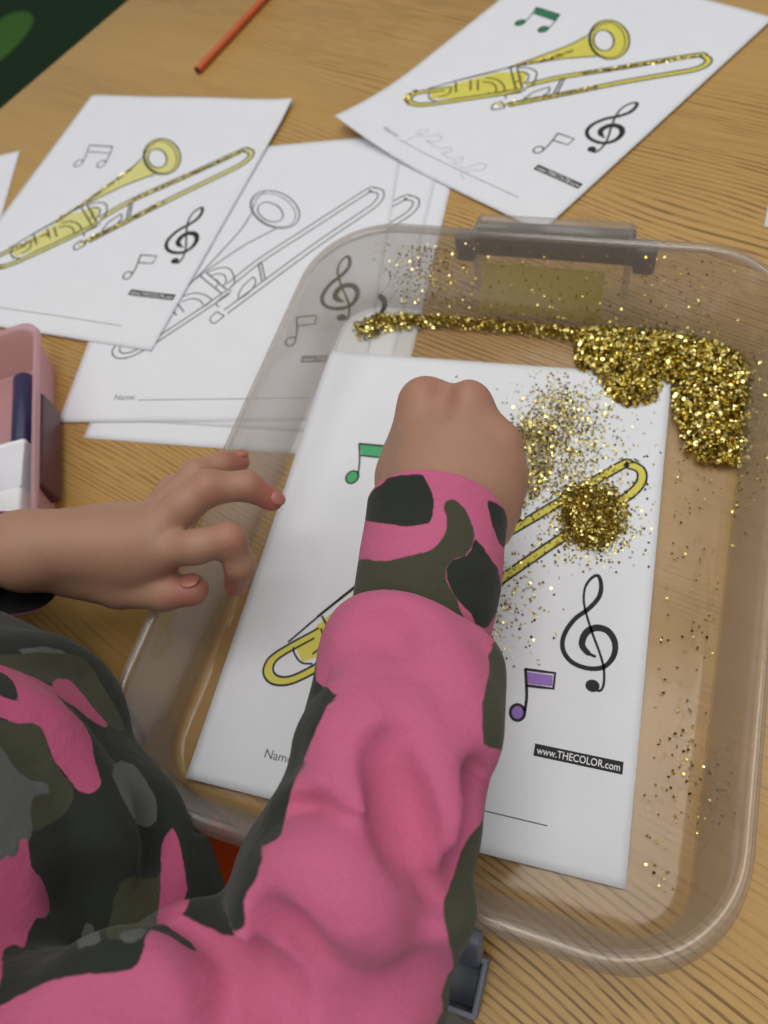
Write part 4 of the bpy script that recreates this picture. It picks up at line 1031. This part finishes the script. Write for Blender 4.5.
PRINTS = [
    ('trunk', 'd_black', '+', (0.0109, -0.0310, 0.1387), (0.4849, 0.2122, 0.8484), 0.130, [(-147.4, -47.1), (-150.6, -45.5), (-153.7, -43.7), (-156.9, -41.8), (-160.0, -39.7), (-163.1, -37.4), (-166.3, -34.9), (-169.9, -32.3), (-175.6, -29.9), (-114.1, -16.1), (-114.5, -13.4), (-114.6, -10.6), (-114.5, -7.6), (-114.1, -4.6), (-113.6, -1.5), (-112.8, 1.6), (-111.9, 4.8), (-110.8, 8.0), (-109.7, 11.1), (-108.4, 14.3), (-107.0, 17.4), (-105.6, 20.4), (-104.2, 23.4), (-102.7, 26.3), (-101.3, 29.0), (-99.9, 31.6), (-98.6, 34.1), (-97.4, 36.4), (-96.0, 38.8), (-94.5, 41.1), (-92.8, 43.4), (-90.9, 45.6), (-88.8, 47.8), (-86.6, 49.9), (-84.3, 51.9), (-81.8, 53.9), (-79.3, 55.9), (-76.7, 57.7), (-74.0, 59.6), (-71.2, 61.3), (-68.4, 63.0), (-65.6, 64.6), (-62.7, 66.2), (-59.9, 67.7), (-57.0, 69.1), (-54.2, 70.5), (-51.4, 71.8), (-48.6, 73.0), (-45.8, 74.2), (-43.2, 75.3), (-40.5, 76.3), (-38.0, 77.3), (-35.6, 78.2), (-32.7, 79.2), (-29.7, 80.1), (-26.7, 80.8), (-23.6, 81.5), (-20.6, 82.0), (-17.5, 82.5), (-14.5, 82.8), (-11.4, 83.1), (-8.5, 83.3), (-5.5, 83.4), (-2.7, 83.5), (0.1, 83.5), (2.8, 83.5), (5.4, 83.4), (13.9, 74.6), (17.0, 72.9), (19.4, 72.1), (21.6, 71.2), (23.8, 70.3), (25.7, 69.4), (27.3, 68.9), (30.4, 68.0), (32.7, 67.3), (34.4, 66.5), (35.7, 65.7), (36.7, 64.8), (37.6, 63.8), (38.4, 62.9), (39.4, 62.1), (41.3, 60.9), (41.9, 62.8), (43.1, 61.8), (43.7, 60.5), (42.8, 57.8), (40.9, 55.1), (39.3, 52.8), (38.1, 50.5), (38.1, 48.7), (38.4, 46.7), (39.0, 44.8), (40.2, 41.9), (42.2, 39.6), (43.9, 38.9), (46.0, 38.5), (47.9, 38.0), (49.3, 37.1), (49.9, 35.5), (50.0, 33.6), (50.0, 31.5), (49.9, 29.4), (49.9, 27.5), (49.8, 25.6), (49.7, 23.7), (49.7, 21.6), (49.7, 19.8), (49.6, 18.0), (49.6, 16.1), (49.7, 14.2), (49.9, 12.2), (50.3, 10.4), (50.7, 8.7), (51.3, 6.8), (51.8, 5.0), (52.4, 3.0), (53.0, 0.9), (54.1, -0.6), (56.1, -2.1), (58.5, -3.7), (60.8, -5.3), (62.7, -6.9), (63.6, -8.5), (63.2, -10.1), (61.0, -11.7), (56.5, -13.4), (55.7, -13.7), (54.8, -14.0), (53.8, -14.3), (52.7, -14.6), (51.5, -15.0), (50.3, -15.4), (48.9, -15.8), (47.5, -16.3), (45.9, -16.8), (44.3, -17.3), (42.6, -17.8), (40.9, -18.2), (39.1, -18.6), (37.2, -19.0), (35.3, -19.4), (33.4, -19.7), (31.4, -20.0), (29.4, -20.3), (27.3, -20.6), (25.2, -21.0), (23.1, -21.3), (20.8, -21.6), (18.6, -22.0), (16.3, -22.3), (13.9, -22.7), (11.5, -23.0), (9.1, -23.4), (6.6, -23.8), (4.1, -24.1), (1.5, -24.5), (-1.1, -24.9), (-3.7, -25.3), (-6.4, -25.7), (-9.2, -26.1), (-12.0, -26.5), (-14.8, -26.9), (-17.7, -27.4), (-20.6, -27.8), (-23.6, -28.2), (-26.6, -28.7), (-29.7, -29.1), (-32.8, -29.6), (-36.0, -30.1), (-39.2, -30.5), (-42.5, -31.0), (-45.9, -31.5), (-49.3, -32.0), (-52.8, -32.5), (-56.4, -33.0), (-60.0, -33.6), (-63.8, -34.1), (-67.6, -34.7), (-71.6, -35.3), (-75.7, -35.9), (-80.1, -36.6), (-84.7, -37.3), (-89.6, -38.2), (-95.3, -39.2), (-102.2, -40.6), (-82.2, -33.2), (-142.5, -51.7), (-142.0, -50.5), (-142.7, -49.7), (-143.8, -49.0), (-144.9, -48.4), (-146.2, -47.7)]),
    ('trunk', 'd_olive', '+', (-0.0238, 0.0208, 0.0985), (0.7024, 0.2190, 0.6773), 0.025, [(-1.9, -32.8), (-2.7, -31.0), (-3.5, -28.5), (-4.4, -25.4), (-5.2, -22.2), (-6.1, -18.9), (-7.0, -16.1), (-8.3, -12.4), (-9.6, -8.9), (-11.0, -5.5), (-12.2, -2.3), (-13.3, 1.7), (-13.8, 5.2), (-14.0, 8.3), (-13.4, 11.9), (-11.4, 15.0), (-8.8, 17.1), (-5.4, 19.1), (-1.7, 21.2), (1.0, 23.1), (3.8, 25.3), (6.3, 27.5), (8.7, 29.3), (13.3, 32.3), (16.7, 32.9), (17.3, 28.7), (16.4, 23.4), (15.3, 19.5), (13.5, 16.0), (10.7, 12.7), (7.4, 10.4), (0.8, 10.0), (-1.0, 6.1), (-1.3, 1.5), (4.2, -4.8), (4.2, -7.7), (3.5, -11.1), (2.7, -14.7), (2.1, -18.3), (1.9, -21.4), (1.8, -24.8), (1.7, -28.0), (1.6, -30.8), (1.3, -32.7)]),
    ('trunk', 'd_grey', '+', (-0.0327, 0.0296, 0.1046), (0.7456, 0.1380, 0.6520), 0.018, [(2.9, -10.3), (1.8, -8.4), (0.5, -5.4), (-1.0, -1.9), (-2.2, 1.3), (-3.1, 5.4), (-3.3, 9.0), (-3.2, 11.3), (-1.7, 9.3), (-0.8, 5.8), (0.5, 1.3), (1.6, -2.5), (3.4, -6.2), (4.6, -8.7)]),
    ('trunk', 'd_olive', '+', (0.0005, -0.0175, 0.1277), (0.6694, 0.1286, 0.7317), 0.017, [(-15.7, -16.6), (-17.0, -14.9), (-17.2, -12.0), (-16.9, -8.8), (-16.7, -6.3), (-17.6, -3.3), (-17.8, -1.2), (-16.6, 1.0), (-14.5, 2.9), (-11.6, 4.7), (-8.3, 6.7), (-6.2, 8.6), (-4.1, 10.8), (-2.0, 12.8), (0.7, 15.9), (3.3, 18.2), (6.0, 18.8), (8.6, 18.5), (10.9, 17.7), (13.2, 15.7), (14.7, 13.8), (16.4, 11.4), (17.9, 9.1), (18.9, 7.1), (19.3, 4.6), (17.9, 2.0), (16.6, 0.4), (14.9, -1.3), (12.9, -3.2), (10.8, -5.0), (8.9, -6.6), (6.6, -8.4), (4.4, -10.2), (2.1, -11.7), (-0.7, -13.1), (-3.0, -14.0), (-5.7, -15.0), (-8.5, -15.9), (-11.4, -16.5), (-13.8, -16.8)]),
    ('trunk', 'd_grey', '+', (0.0019, -0.0285, 0.1336), (0.7041, 0.1883, 0.6847), 0.018, [(-19.5, -11.2), (-22.6, -8.7), (-19.4, -4.8), (-17.7, -2.9), (-15.4, -1.3), (-13.4, 0.5), (-11.7, 2.5), (-10.3, 4.6), (-9.2, 6.8), (-8.8, 10.6), (-8.4, 13.9), (-5.4, 15.8), (-4.6, 13.1), (-3.6, 10.0), (-1.5, 9.2), (1.2, 9.3), (3.7, 10.0), (6.5, 10.9), (8.8, 11.5), (11.9, 9.8), (14.4, 9.6), (16.8, 8.1), (18.1, 6.2), (19.8, 3.8), (21.1, 1.1), (21.2, -1.5), (19.2, -3.7), (18.0, -4.3), (16.5, -4.9), (14.7, -5.5), (12.6, -6.1), (10.3, -6.7), (7.8, -7.3), (5.1, -7.9), (2.4, -8.4), (-0.5, -9.0), (-3.3, -9.4), (-6.2, -9.9), (-8.9, -10.2), (-11.5, -10.6), (-14.0, -10.8), (-16.2, -11.0), (-18.0, -11.1)]),
    ('trunk', 'd_grey', '+', (0.0202, -0.0137, 0.0833), (0.6421, 0.2290, 0.7317), 0.024, [(-10.1, -10.8), (-14.1, -4.7), (-12.7, 1.1), (-10.3, 3.0), (-7.3, 4.7), (-4.1, 6.9), (-1.0, 8.9), (2.1, 10.4), (5.1, 11.3), (9.9, 11.1), (12.5, 7.1), (11.5, 2.4), (11.0, -3.5), (8.0, -5.7), (4.6, -8.0), (1.3, -10.0), (-1.8, -11.6), (-4.6, -12.6)]),
    ('trunk', 'd_olive', '+', (0.0460, -0.0484, 0.1013), (0.4095, 0.2901, 0.8650), 0.052, [(-12.8, 0.0), (-12.6, 3.4), (-12.1, 7.6), (-11.5, 10.7), (-14.6, 13.8), (-12.9, 13.7), (-9.8, 13.1), (-6.5, 12.1), (-3.8, 11.1), (-0.7, 9.9), (10.3, 3.1), (12.6, 1.7), (15.2, -0.5), (15.7, -3.0), (15.7, -4.9), (15.3, -7.3), (14.8, -9.8), (14.1, -11.9), (13.1, -13.2), (10.9, -13.2), (-0.8, -9.1), (-3.4, -7.6), (-5.9, -6.7), (-8.2, -5.7), (-10.1, -4.5), (-12.0, -2.7)]),
    ('trunk', 'd_grey', '+', (0.0456, -0.0590, 0.1251), (0.3317, 0.3759, 0.8652), 0.049, [(-15.3, 4.3), (-13.0, 5.5), (5.3, 1.7), (8.3, 1.3), (8.7, -0.7), (7.9, -3.5), (6.7, -5.2), (3.8, -4.4), (-12.4, 0.9)]),
    ('trunk', 'd_pink', '+', (-0.0085, 0.0026, 0.1193), (0.6507, 0.2145, 0.7284), 0.027, [(-23.2, -21.7), (-21.3, -17.0), (-20.8, -13.9), (-20.1, -9.7), (-19.5, -7.3), (-18.9, -4.4), (-18.2, -1.2), (-17.4, 1.7), (-16.4, 4.0), (-13.3, 6.8), (-6.6, 6.6), (-4.5, 8.5), (-2.8, 10.8), (-0.9, 13.0), (1.2, 15.1), (3.4, 17.0), (6.2, 18.4), (9.0, 19.0), (12.0, 19.5), (14.9, 20.0), (17.3, 20.6), (20.6, 22.3), (22.9, 23.5), (26.4, 22.6), (27.9, 19.4), (26.6, 15.3), (24.2, 12.8), (21.4, 10.1), (18.8, 7.3), (16.2, 4.8), (12.9, 3.0), (9.8, 1.6), (5.5, -1.2), (3.6, -4.7), (4.5, -8.8), (3.4, -12.0), (2.2, -15.3), (2.0, -19.5), (-0.5, -20.3), (-4.1, -20.7), (-6.8, -20.5), (-6.1, -16.3), (-4.5, -12.7), (-4.1, -10.0), (-6.4, -10.2), (-10.1, -11.2), (-13.6, -12.4), (-16.5, -14.4), (-18.0, -16.9), (-18.5, -21.4)]),
    ('trunk', 'd_pink', '+', (-0.0144, 0.0139, 0.0921), (0.7034, 0.2866, 0.6505), 0.018, [(-6.7, -13.2), (-10.0, -9.7), (-11.2, -3.2), (-8.3, -0.5), (-5.6, 1.9), (-2.5, 4.2), (1.0, 7.1), (4.1, 10.9), (6.8, 13.9), (9.5, 12.0), (8.0, 5.8), (6.6, 2.8), (4.8, -0.4), (3.2, -3.3), (2.0, -6.5), (1.0, -9.2), (-2.8, -12.7)]),
    ('trunk', 'd_pink', '+', (0.0173, -0.0575, 0.1312), (0.6400, 0.3233, 0.6970), 0.028, [(-15.6, -7.8), (-17.2, -5.6), (-14.2, -2.8), (-16.5, -1.7), (-15.7, 1.0), (-15.7, 2.9), (-18.3, 3.1), (-21.1, 3.3), (-22.1, 5.3), (-20.1, 6.1), (-17.3, 6.9), (-14.9, 7.2), (-12.5, 7.9), (-10.2, 10.1), (-7.9, 12.9), (-5.1, 15.3), (-2.2, 16.6), (0.8, 16.3), (2.9, 15.0), (2.8, 11.2), (6.0, 8.7), (9.2, 7.6), (11.8, 6.0), (9.5, 3.3), (10.9, 0.1), (12.6, -0.5), (15.0, -1.4), (17.7, -2.5), (19.9, -3.3), (21.4, -4.0), (24.8, -6.6), (22.6, -8.1), (21.5, -8.0), (20.0, -7.8), (18.1, -7.5), (16.0, -7.0), (13.6, -6.5), (11.1, -6.3), (8.5, -6.3), (5.9, -6.4), (3.3, -6.6), (0.7, -6.9), (-1.8, -7.1), (-4.3, -7.3), (-6.7, -7.5), (-8.9, -7.7), (-11.0, -7.8), (-12.8, -7.8), (-14.4, -7.8)]),
    ('trunk', 'd_pink', '+', (0.0488, -0.0393, 0.0878), (0.4056, 0.2459, 0.8803), 0.057, [(-17.6, 0.6), (-21.1, 2.9), (-22.9, 5.2), (-19.1, 7.0), (-16.0, 7.4), (-12.1, 7.6), (-8.2, 7.7), (-4.5, 7.7), (-0.8, 7.7), (2.2, 7.6), (13.8, 1.3), (16.3, 0.4), (18.3, -1.8), (18.7, -3.9), (19.1, -6.5), (19.6, -8.6), (19.3, -9.7), (17.3, -9.0), (14.9, -8.2), (5.5, -3.9), (2.8, -3.2), (-0.0, -2.6), (-3.1, -2.1), (-6.1, -1.6), (-8.9, -1.1), (-12.2, -0.6), (-15.1, -0.2)]),
    ('sleeve', 'd_black', '+', (0.0486, -0.0667, 0.1437), (0.2554, 0.4030, 0.8788), 0.022, [(-11.8, -22.1), (-11.8, -21.0), (-11.5, -19.5), (-10.9, -17.9), (-10.1, -16.1), (-9.5, -14.2), (-9.1, -12.4), (-8.9, -10.6), (-8.9, -8.8), (-9.0, -6.9), (-9.1, -5.0), (-9.0, -3.0), (-8.8, -1.2), (-8.0, 0.7), (-5.7, 2.3), (-3.9, 3.9), (-2.5, 5.5), (-1.4, 7.0), (-0.5, 8.5), (0.6, 10.6), (1.6, 12.5), (2.5, 14.3), (3.3, 16.2), (4.3, 18.1), (5.3, 20.0), (6.1, 21.9), (6.6, 23.5), (6.5, 27.4), (8.9, 25.5), (11.2, 22.9), (13.1, 21.3), (15.1, 19.7), (16.3, 18.1), (16.1, 16.0), (14.3, 13.5), (13.1, 12.1), (11.6, 10.4), (9.9, 8.6), (8.3, 6.8), (6.8, 5.0), (5.5, 3.4), (4.3, 1.9), (3.1, 0.4), (1.9, -1.3), (0.7, -3.1), (-0.0, -4.6), (-0.7, -6.2), (-1.2, -7.9), (-1.6, -9.7), (-2.0, -11.4), (-2.3, -13.0), (-2.7, -14.6), (-3.1, -16.4), (-3.6, -18.3), (-4.1, -20.1), (-4.7, -21.7), (-5.3, -23.0), (-6.0, -23.9), (-9.2, -24.1)]),
    ('sleeve', 'd_grey', '+', (0.0659, -0.0525, 0.1383), (0.2351, 0.4595, 0.8565), 0.014, [(-3.5, -2.4), (-3.1, -0.8), (-1.7, 1.4), (-0.7, 3.2), (1.5, 3.9), (3.4, 1.2), (3.1, -0.8), (1.9, -2.6), (-1.0, -3.1)]),
    ('sleeve', 'd_black', '+', (0.0916, -0.0158, 0.1287), (0.0777, 0.0734, 0.9943), 0.096, [(85.6, 4.3), (83.5, 3.6), (80.1, 3.2), (76.4, 3.1), (73.3, 2.9), (69.5, 2.7), (66.2, 2.2), (63.5, 1.4), (60.7, 0.4), (58.2, -0.7), (54.8, -1.9), (52.7, -3.1), (49.8, -7.6), (44.3, -14.8), (42.0, -19.2), (40.3, -15.7), (38.5, -15.2), (36.0, -15.0), (33.1, -14.8), (31.0, -14.4), (28.8, -13.9), (26.5, -13.3), (24.2, -12.7), (22.2, -12.0), (19.7, -11.3), (17.0, -11.4), (14.2, -11.8), (11.9, -11.7), (9.6, -11.3), (7.2, -11.1), (4.9, -11.2), (2.7, -11.7), (-0.4, -13.2), (-2.4, -13.4), (-3.9, -11.6), (-5.0, -8.8), (-5.9, -5.9), (-6.9, -3.2), (-10.5, -1.8), (-12.2, -3.0), (-14.2, -4.4), (-16.3, -5.9), (-18.3, -7.1), (-20.1, -7.9), (-22.1, -8.7), (-24.0, -9.4), (-25.8, -10.0), (-27.1, -10.2), (-30.2, -1.4), (-30.7, 1.5), (-30.2, 5.3), (-29.6, 7.3), (-29.0, 9.8), (-28.0, 12.1), (-26.5, 14.1), (-24.4, 16.6), (-23.5, 37.9), (-21.3, 38.6), (-18.8, 39.2), (-16.1, 39.8), (-13.1, 40.4), (-10.0, 41.1), (-6.8, 42.0), (-3.5, 43.3), (-5.5, 14.3), (-3.4, 13.7), (-1.4, 12.9), (0.6, 11.8), (2.5, 10.4), (4.4, 8.9), (6.3, 7.3), (8.2, 5.7), (10.0, 4.3), (11.9, 2.9), (13.8, 1.9), (15.7, 1.2), (18.1, 0.8), (20.4, 0.8), (22.8, 1.1), (25.2, 1.7), (27.7, 2.4), (30.2, 3.1), (32.8, 3.8), (35.5, 4.4), (37.8, 4.8), (40.2, 5.2), (42.8, 5.7), (45.4, 6.2), (48.0, 6.8), (50.6, 7.3), (53.3, 7.8), (55.9, 8.2), (58.3, 8.7), (60.7, 9.0), (64.0, 9.5), (67.3, 10.0), (70.4, 10.5), (73.5, 10.8), (76.2, 11.0), (78.7, 11.0), (80.7, 10.8), (84.2, 9.1), (85.8, 6.4)]),
    ('sleeve', 'd_olive', '+', (0.1567, 0.0381, 0.1310), (0.3829, -0.0744, 0.9208), 0.025, [(-21.8, -3.1), (-22.1, -1.8), (-17.5, -3.4), (-12.9, -1.9), (-9.2, -2.1), (-5.1, -2.4), (-1.8, -2.4), (1.1, -2.2), (3.9, -1.6), (6.2, -0.7), (8.9, 0.4), (11.3, 1.7), (12.9, 2.9), (12.7, 5.5), (11.7, 8.1), (10.8, 11.2), (9.0, 13.6), (5.7, 14.5), (4.2, 14.3), (2.4, 13.8), (0.3, 13.2), (-2.0, 12.5), (-4.5, 11.6), (-7.1, 10.6), (-9.8, 9.6), (-12.5, 8.5), (-15.0, 7.3), (-17.5, 6.2), (-19.8, 5.2), (-21.8, 4.2), (-23.4, 3.3), (-24.7, 2.6), (-25.7, -0.9)]),
    ('sleeve', 'd_olive', '+', (0.1565, -0.0294, 0.1190), (0.3967, 0.0400, 0.9171), 0.028, [(-32.6, 8.5), (-30.1, 6.0), (-28.0, 4.0), (-25.9, 2.8), (-23.3, 1.8), (-21.3, 1.1), (-18.9, 0.3), (-16.5, -0.6), (-14.3, -1.6), (-11.7, -3.1), (-9.4, -4.5), (-7.2, -5.3), (-5.0, -5.6), (-3.0, -5.5), (-1.0, -4.9), (1.0, -3.9), (3.0, -2.3), (5.5, 0.6), (7.5, 2.7), (9.8, 4.9), (11.2, 2.8), (13.0, 3.0), (14.5, 3.1), (17.2, 2.0), (20.8, 4.8), (22.6, 2.9), (24.7, 1.7), (26.9, 0.3), (29.4, -0.7), (31.5, 0.9), (32.7, 3.6), (30.9, 0.6), (31.4, 2.9), (31.7, 5.3), (31.4, 7.8), (30.3, 10.2), (28.2, 12.3), (27.2, 13.0), (26.1, 13.6), (24.8, 14.3), (23.4, 15.0), (21.8, 15.7), (20.1, 16.5), (18.3, 17.2), (16.4, 17.9), (14.5, 18.7), (12.4, 19.4), (10.3, 20.1), (8.2, 20.8), (6.0, 21.5), (3.8, 22.1), (1.6, 22.7), (-0.6, 23.3), (-2.7, 23.8), (-4.8, 24.3), (-6.8, 24.7), (-8.8, 25.0), (-10.6, 25.3), (-12.3, 25.5), (-14.8, 25.6), (-17.4, 25.5), (-19.9, 25.2), (-22.5, 24.8), (-24.9, 24.2), (-27.3, 23.5), (-29.6, 22.7), (-31.7, 21.9), (-33.7, 21.0), (-35.6, 20.1), (-37.2, 19.2), (-38.6, 18.3), (-39.8, 17.6), (-40.7, 16.9), (-41.2, 14.6), (-38.8, 12.3), (-35.2, 10.3)]),
    ('cuff', 'd_black', '+', (0.1119, 0.1137, 0.1219), (0.0627, -0.3194, 0.9456), 0.020, [(23.1, -0.3), (21.9, -4.8), (17.4, -7.3), (15.1, -8.1), (12.2, -8.9), (10.2, -10.9), (6.8, -10.9), (3.4, -10.9), (-0.1, -10.7), (-3.2, -10.5), (-5.5, -10.1), (-7.1, -6.5), (-8.3, -3.8), (-9.3, -0.7), (-9.7, 2.8), (-9.6, 6.1), (-7.8, 10.0), (-4.1, 10.8), (0.3, 11.0), (4.3, 10.4), (8.5, 9.3), (13.1, 8.3), (18.1, 6.6), (19.6, 6.2), (22.0, 4.2)]),
    ('cuff', 'd_olive', '+', (0.1264, 0.0915, 0.1076), (0.1599, -0.2719, 0.9490), 0.048, [(34.8, -13.5), (31.3, -16.0), (28.2, -15.5), (25.1, -13.5), (22.0, -11.3), (19.0, -9.7), (15.7, -8.8), (12.4, -8.3), (9.2, -7.9), (6.2, -7.5), (3.3, -7.1), (0.6, -7.1), (-2.6, -8.1), (-5.3, -9.7), (-8.6, -13.8), (-9.8, -18.2), (-9.9, -22.4), (-11.6, -24.2), (-14.8, -23.7), (-17.1, -20.6), (-17.9, -17.8), (-18.3, -14.5), (-18.3, -11.0), (-17.7, -7.7), (-16.3, -5.0), (-14.5, -2.9), (-11.5, -0.9), (-7.0, -0.8), (-3.8, -0.4), (-1.7, 3.3), (-1.4, 5.8), (-1.4, 8.6), (-2.1, 11.4), (-2.6, 14.4), (-2.3, 18.3), (-2.7, 20.6), (-3.5, 24.9), (1.1, 26.0), (2.9, 25.6), (5.1, 25.1), (7.8, 24.5), (10.9, 23.8), (14.2, 23.0), (17.7, 22.1), (21.4, 21.0), (23.1, 21.3), (26.4, 20.3), (29.5, 19.2), (32.6, 18.2), (35.4, 17.0), (38.0, 15.8), (40.2, 14.7), (42.0, 13.4), (43.3, 12.2), (44.6, 9.7), (44.8, 6.8), (44.2, 3.6), (42.9, 0.3), (41.3, -3.1), (39.4, -6.3), (37.5, -9.2), (35.9, -11.6)]),
    ('cuff', 'd_black', '+', (0.1400, 0.0874, 0.1120), (0.3415, -0.2600, 0.9032), 0.036, [(-12.4, -11.5), (-13.1, -7.0), (-12.9, -3.4), (-12.9, 0.8), (-13.8, 3.8), (-12.4, 5.9), (-11.9, 8.7), (-10.4, 11.6), (-8.1, 14.5), (-5.0, 16.6), (-1.8, 17.5), (2.2, 18.0), (5.0, 18.8), (4.2, 21.2), (9.1, 14.1), (8.2, 9.8), (8.7, 6.7), (9.1, 3.8), (9.0, 0.0), (8.4, -3.6), (7.5, -6.3), (6.2, -8.5), (3.0, -11.0), (-0.3, -10.2), (-4.8, -8.5), (-8.4, -9.1)]),
    ('cuff', 'd_black', '+', (0.1448, 0.1146, 0.1099), (0.4622, -0.3035, 0.8332), 0.016, [(-4.1, -9.5), (-6.8, -3.8), (-8.0, -1.4), (-10.1, 1.7), (-11.0, 4.5), (-10.0, 7.1), (-7.7, 9.4), (-5.0, 11.0), (-1.8, 11.4), (1.8, 11.1), (2.8, 11.2), (4.2, 7.4), (3.1, 3.8), (2.1, 0.5), (0.6, -2.7), (-1.8, -6.9)])]
def paint(o, target):
    me = o.data; n = len(me.vertices); co_ = np.empty(n * 3); me.vertices.foreach_get('co', co_); co_ = co_.reshape(-1, 3)
    no = np.empty(n * 3); me.vertices.foreach_get('normal', no); no = no.reshape(-1, 3)
    F_ = {k: np.full(n, -.02) for k in ('d_black', 'd_olive', 'd_grey', 'd_pink')}
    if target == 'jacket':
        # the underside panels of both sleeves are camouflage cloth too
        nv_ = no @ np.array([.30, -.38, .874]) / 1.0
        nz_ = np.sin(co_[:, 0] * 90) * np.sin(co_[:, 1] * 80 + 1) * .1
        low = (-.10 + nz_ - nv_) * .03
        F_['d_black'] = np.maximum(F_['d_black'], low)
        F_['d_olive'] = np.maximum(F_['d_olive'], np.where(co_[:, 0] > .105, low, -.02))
    for tgt, ch_, op, c, N, dep, poly in PRINTS:
        if (tgt == 'cuff') != (target == 'cuff'): continue
        c = np.array(c); N = np.array(N); a = np.array([0, 0, 1.]) if abs(N[2]) < .95 else np.array([1., 0, 0])
        u = np.cross(N, a); u /= np.linalg.norm(u); v = np.cross(N, u)
        q = co_ - c; hgt = q @ N; P = np.column_stack([q @ u, q @ v]); pl = [(x / 1000, y / 1000) for x, y in poly]
        lo, hi = np.min(pl, 0) - .01, np.max(pl, 0) + .01
        m = (np.abs(hgt) < dep) & (no @ N > -.15) & (P > lo).all(1) & (P < hi).all(1)
        d = np.full(n, -.02); d[m] = polydist(P[m], pl)
        F_[ch_] = np.maximum(F_[ch_], d)
        if tgt == 'sleeve' and ch_ != 'd_grey': F_['d_grey'] = np.where(d > 0, np.minimum(F_['d_grey'], -d), F_['d_grey'])
    for k, a in F_.items(): me.attributes.new(k, 'FLOAT', 'POINT').data.foreach_set('value', a.astype(np.float32))
paint(jacket, 'jacket'); paint(cuff, 'cuff')
nl = len(lcuff.data.vertices)
for k in ('d_black', 'd_olive', 'd_grey', 'd_pink'):
    a = np.full(nl, -.02)
    if k == 'd_olive': a[:64 * 3] = .01
    if k == 'd_black': a[:64] = .01
    lcuff.data.attributes.new(k, 'FLOAT', 'POINT').data.foreach_set('value', a.astype(np.float32))



# ------------------------------------------------------------------ light, world, camera
w = bpy.data.worlds.new('world'); bpy.context.scene.world = w; w.use_nodes = True
bg = w.node_tree.nodes['Background']; bg.inputs[0].default_value = (.92, .95, 1., 1.); bg.inputs[1].default_value = .22
def lamp(x, y, z, sx, sy, e, col=(1, .97, .92), tgt=None):
    l = bpy.data.lights.new('ceiling_panel_lamp', 'AREA'); l.shape = 'RECTANGLE'; l.size = sx; l.size_y = sy; l.energy = e; l.color = col
    o = bpy.data.objects.new('ceiling_panel_lamp', l); C.objects.link(o); o.location = (x, y, z)
    if tgt is not None: o.rotation_euler = (Vector(tgt) - Vector((x, y, z))).to_track_quat('-Z', 'Y').to_euler()
    return o
for x in (-.9, .1, 1.1):
    for y in (-.9, .25, 1.4):
        lamp(x, y, 1.75, .55, .95, 3.5 if (x, y) != (.1, .25) else 9.2)


cam = bpy.data.cameras.new('camera'); co = bpy.data.objects.new('camera', cam); C.objects.link(co)
cam.sensor_fit = 'VERTICAL'; cam.sensor_height = 36.; cam.sensor_width = 27.; cam.lens = 26.037; cam.clip_start = .01
co.matrix_world = Matrix(((0.954135, -0.126758, 0.271219, 0.182437), (0.236767, 0.873926, -0.424494, -0.017930), (-0.183217, 0.469240, 0.863855, 0.376238), (0.000000, 0.000000, 0.000000, 1.000000)))
cam.dof.use_dof = True; cam.dof.focus_distance = .31; cam.dof.aperture_fstop = 9.
sc = bpy.context.scene; sc.camera = co
sc.view_settings.view_transform = 'Standard'; sc.view_settings.look = 'None'; sc.view_settings.gamma = 1.; sc.view_settings.use_curve_mapping = False
sc.view_settings.exposure = 0.
sc.cycles.transparent_max_bounces = 24; sc.cycles.max_bounces = 10
